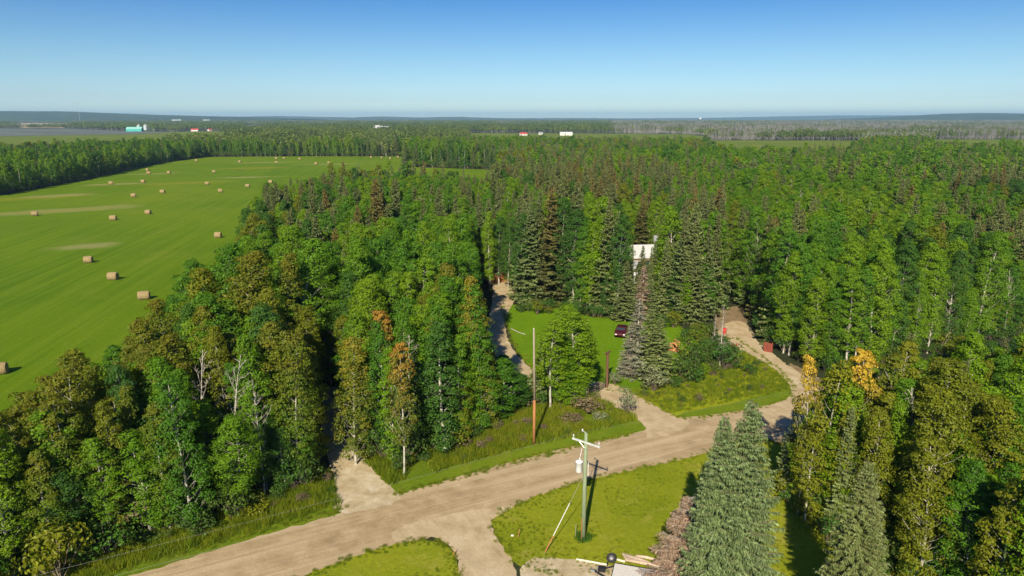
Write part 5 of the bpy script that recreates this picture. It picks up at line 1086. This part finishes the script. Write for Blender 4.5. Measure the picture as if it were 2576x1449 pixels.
for px, py, w_, d_, hw, hr, rz, nm, lab, wl, rf_ in [(491, 330.5, 17, 10, 3.5, 3, .1, 'farmhouse', 'far white farmhouse with red roof right of the grain farm', M['w_wall'], M['red_roof']), (528, 330, 9, 7, 3, 2.6, .9, 'farmhouse', 'small far red-roofed white building beyond the tree line', M['w_wall'], M['red_roof']),
        (958, 324, 18, 10, 4.5, 4, .1, 'barn', 'left one of the far white farm sheds in the middle distance', M['w_wall'], M['roof_white']), (974, 324.5, 18, 10, 4.5, 4, -.1, 'barn', 'right one of the far white farm sheds in the middle distance', M['w_wall'], M['roof_white']), (948, 322.5, 20, 10, 5, 4, .1, 'barn', 'small far white shed left of the twin white sheds', M['w_wall'], M['roof_white']),
        (1424, 341, 24, 10, 3.5, 3, .0, 'barn', 'long far white-roofed barn right of centre', M['w_wall'], M['roof_white']), (1316, 341, 14, 9, 3, 2.6, .3, 'farmhouse', 'far house with red roof left of the long white barn', M['w_wall'], M['red_roof']), (1360, 339, 8, 6, 3, 2, .3, 'shed', 'tiny far pale shed between the red-roofed house and the white barn', M['w_wall'], M['roof_grey'])]:
    house(px, py, w_, d_, hw, hr, rz, nm, lab, 'barn' if nm == 'barn' else ('shed' if nm == 'shed' else 'house'), wl, rf_, 4, .2)
for px, py, w_, d_, lab in [(180, 303.5, 90, 30, 'long low far white farm building above the grain field'), (445, 309.5, 60, 20, 'left one of a far row of pale buildings behind the grain bins'), (520, 309.5, 45, 22, 'far white building with the brightest roof right of the pale row')]:
    x, y = at(px, py); house(0, 0, w_, d_, 9, 7, .05, 'barn', lab, 'barn', M['w_wall'], M['roof_white'], 5, 6, loc=(x, y))
# far water tank and radio mast
x, y = at(1761, 308); wt = empty('water_tower', (x, y, 0)); tag(wt, 'tiny far white tank above the grey leafless forest', 'water tower'); MB().lathe([(.01, 22), (7, 23), (9, 27), (8, 32), (4, 35), (.01, 36)], 20).build('tank', M['white'], wt, True); MB().tube([(0, 0, 0), (0, 0, 23)], 1.6, 10).build('stem', M['white'], wt)
D_ = 3300; u_ = (258/2.515625-512)/FPX; mx_ = u_*D_/.975
rm = empty('radio_mast', (mx_, D_, 0)); tag(rm, 'thin far lattice radio mast rising above the left horizon', 'radio mast'); lat = MB(); Hm = 112
for k_ in range(3): a_ = k_*2.094; lat.tube([(math.cos(a_)*1.1, math.sin(a_)*1.1, 0), (math.cos(a_)*.8, math.sin(a_)*.8, Hm)], .16, 4)
for j in range(28):
    z = j*4; 
    for k_ in range(3): a_ = k_*2.094; c_ = (k_+1)*2.094; lat.tube([(math.cos(a_), math.sin(a_), z), (math.cos(c_), math.sin(c_), z+4)], .1, 3)
lat.build('lattice', M['metal'], rm)
for k_ in range(3): a_ = k_*2.094+.5; MB().tube([(math.cos(a_)*55, math.sin(a_)*55, 0), (0, 0, Hm*.9)], .05, 3).build('guy_wire', M['wire'], rm)
print('objects', len(bpy.data.objects))
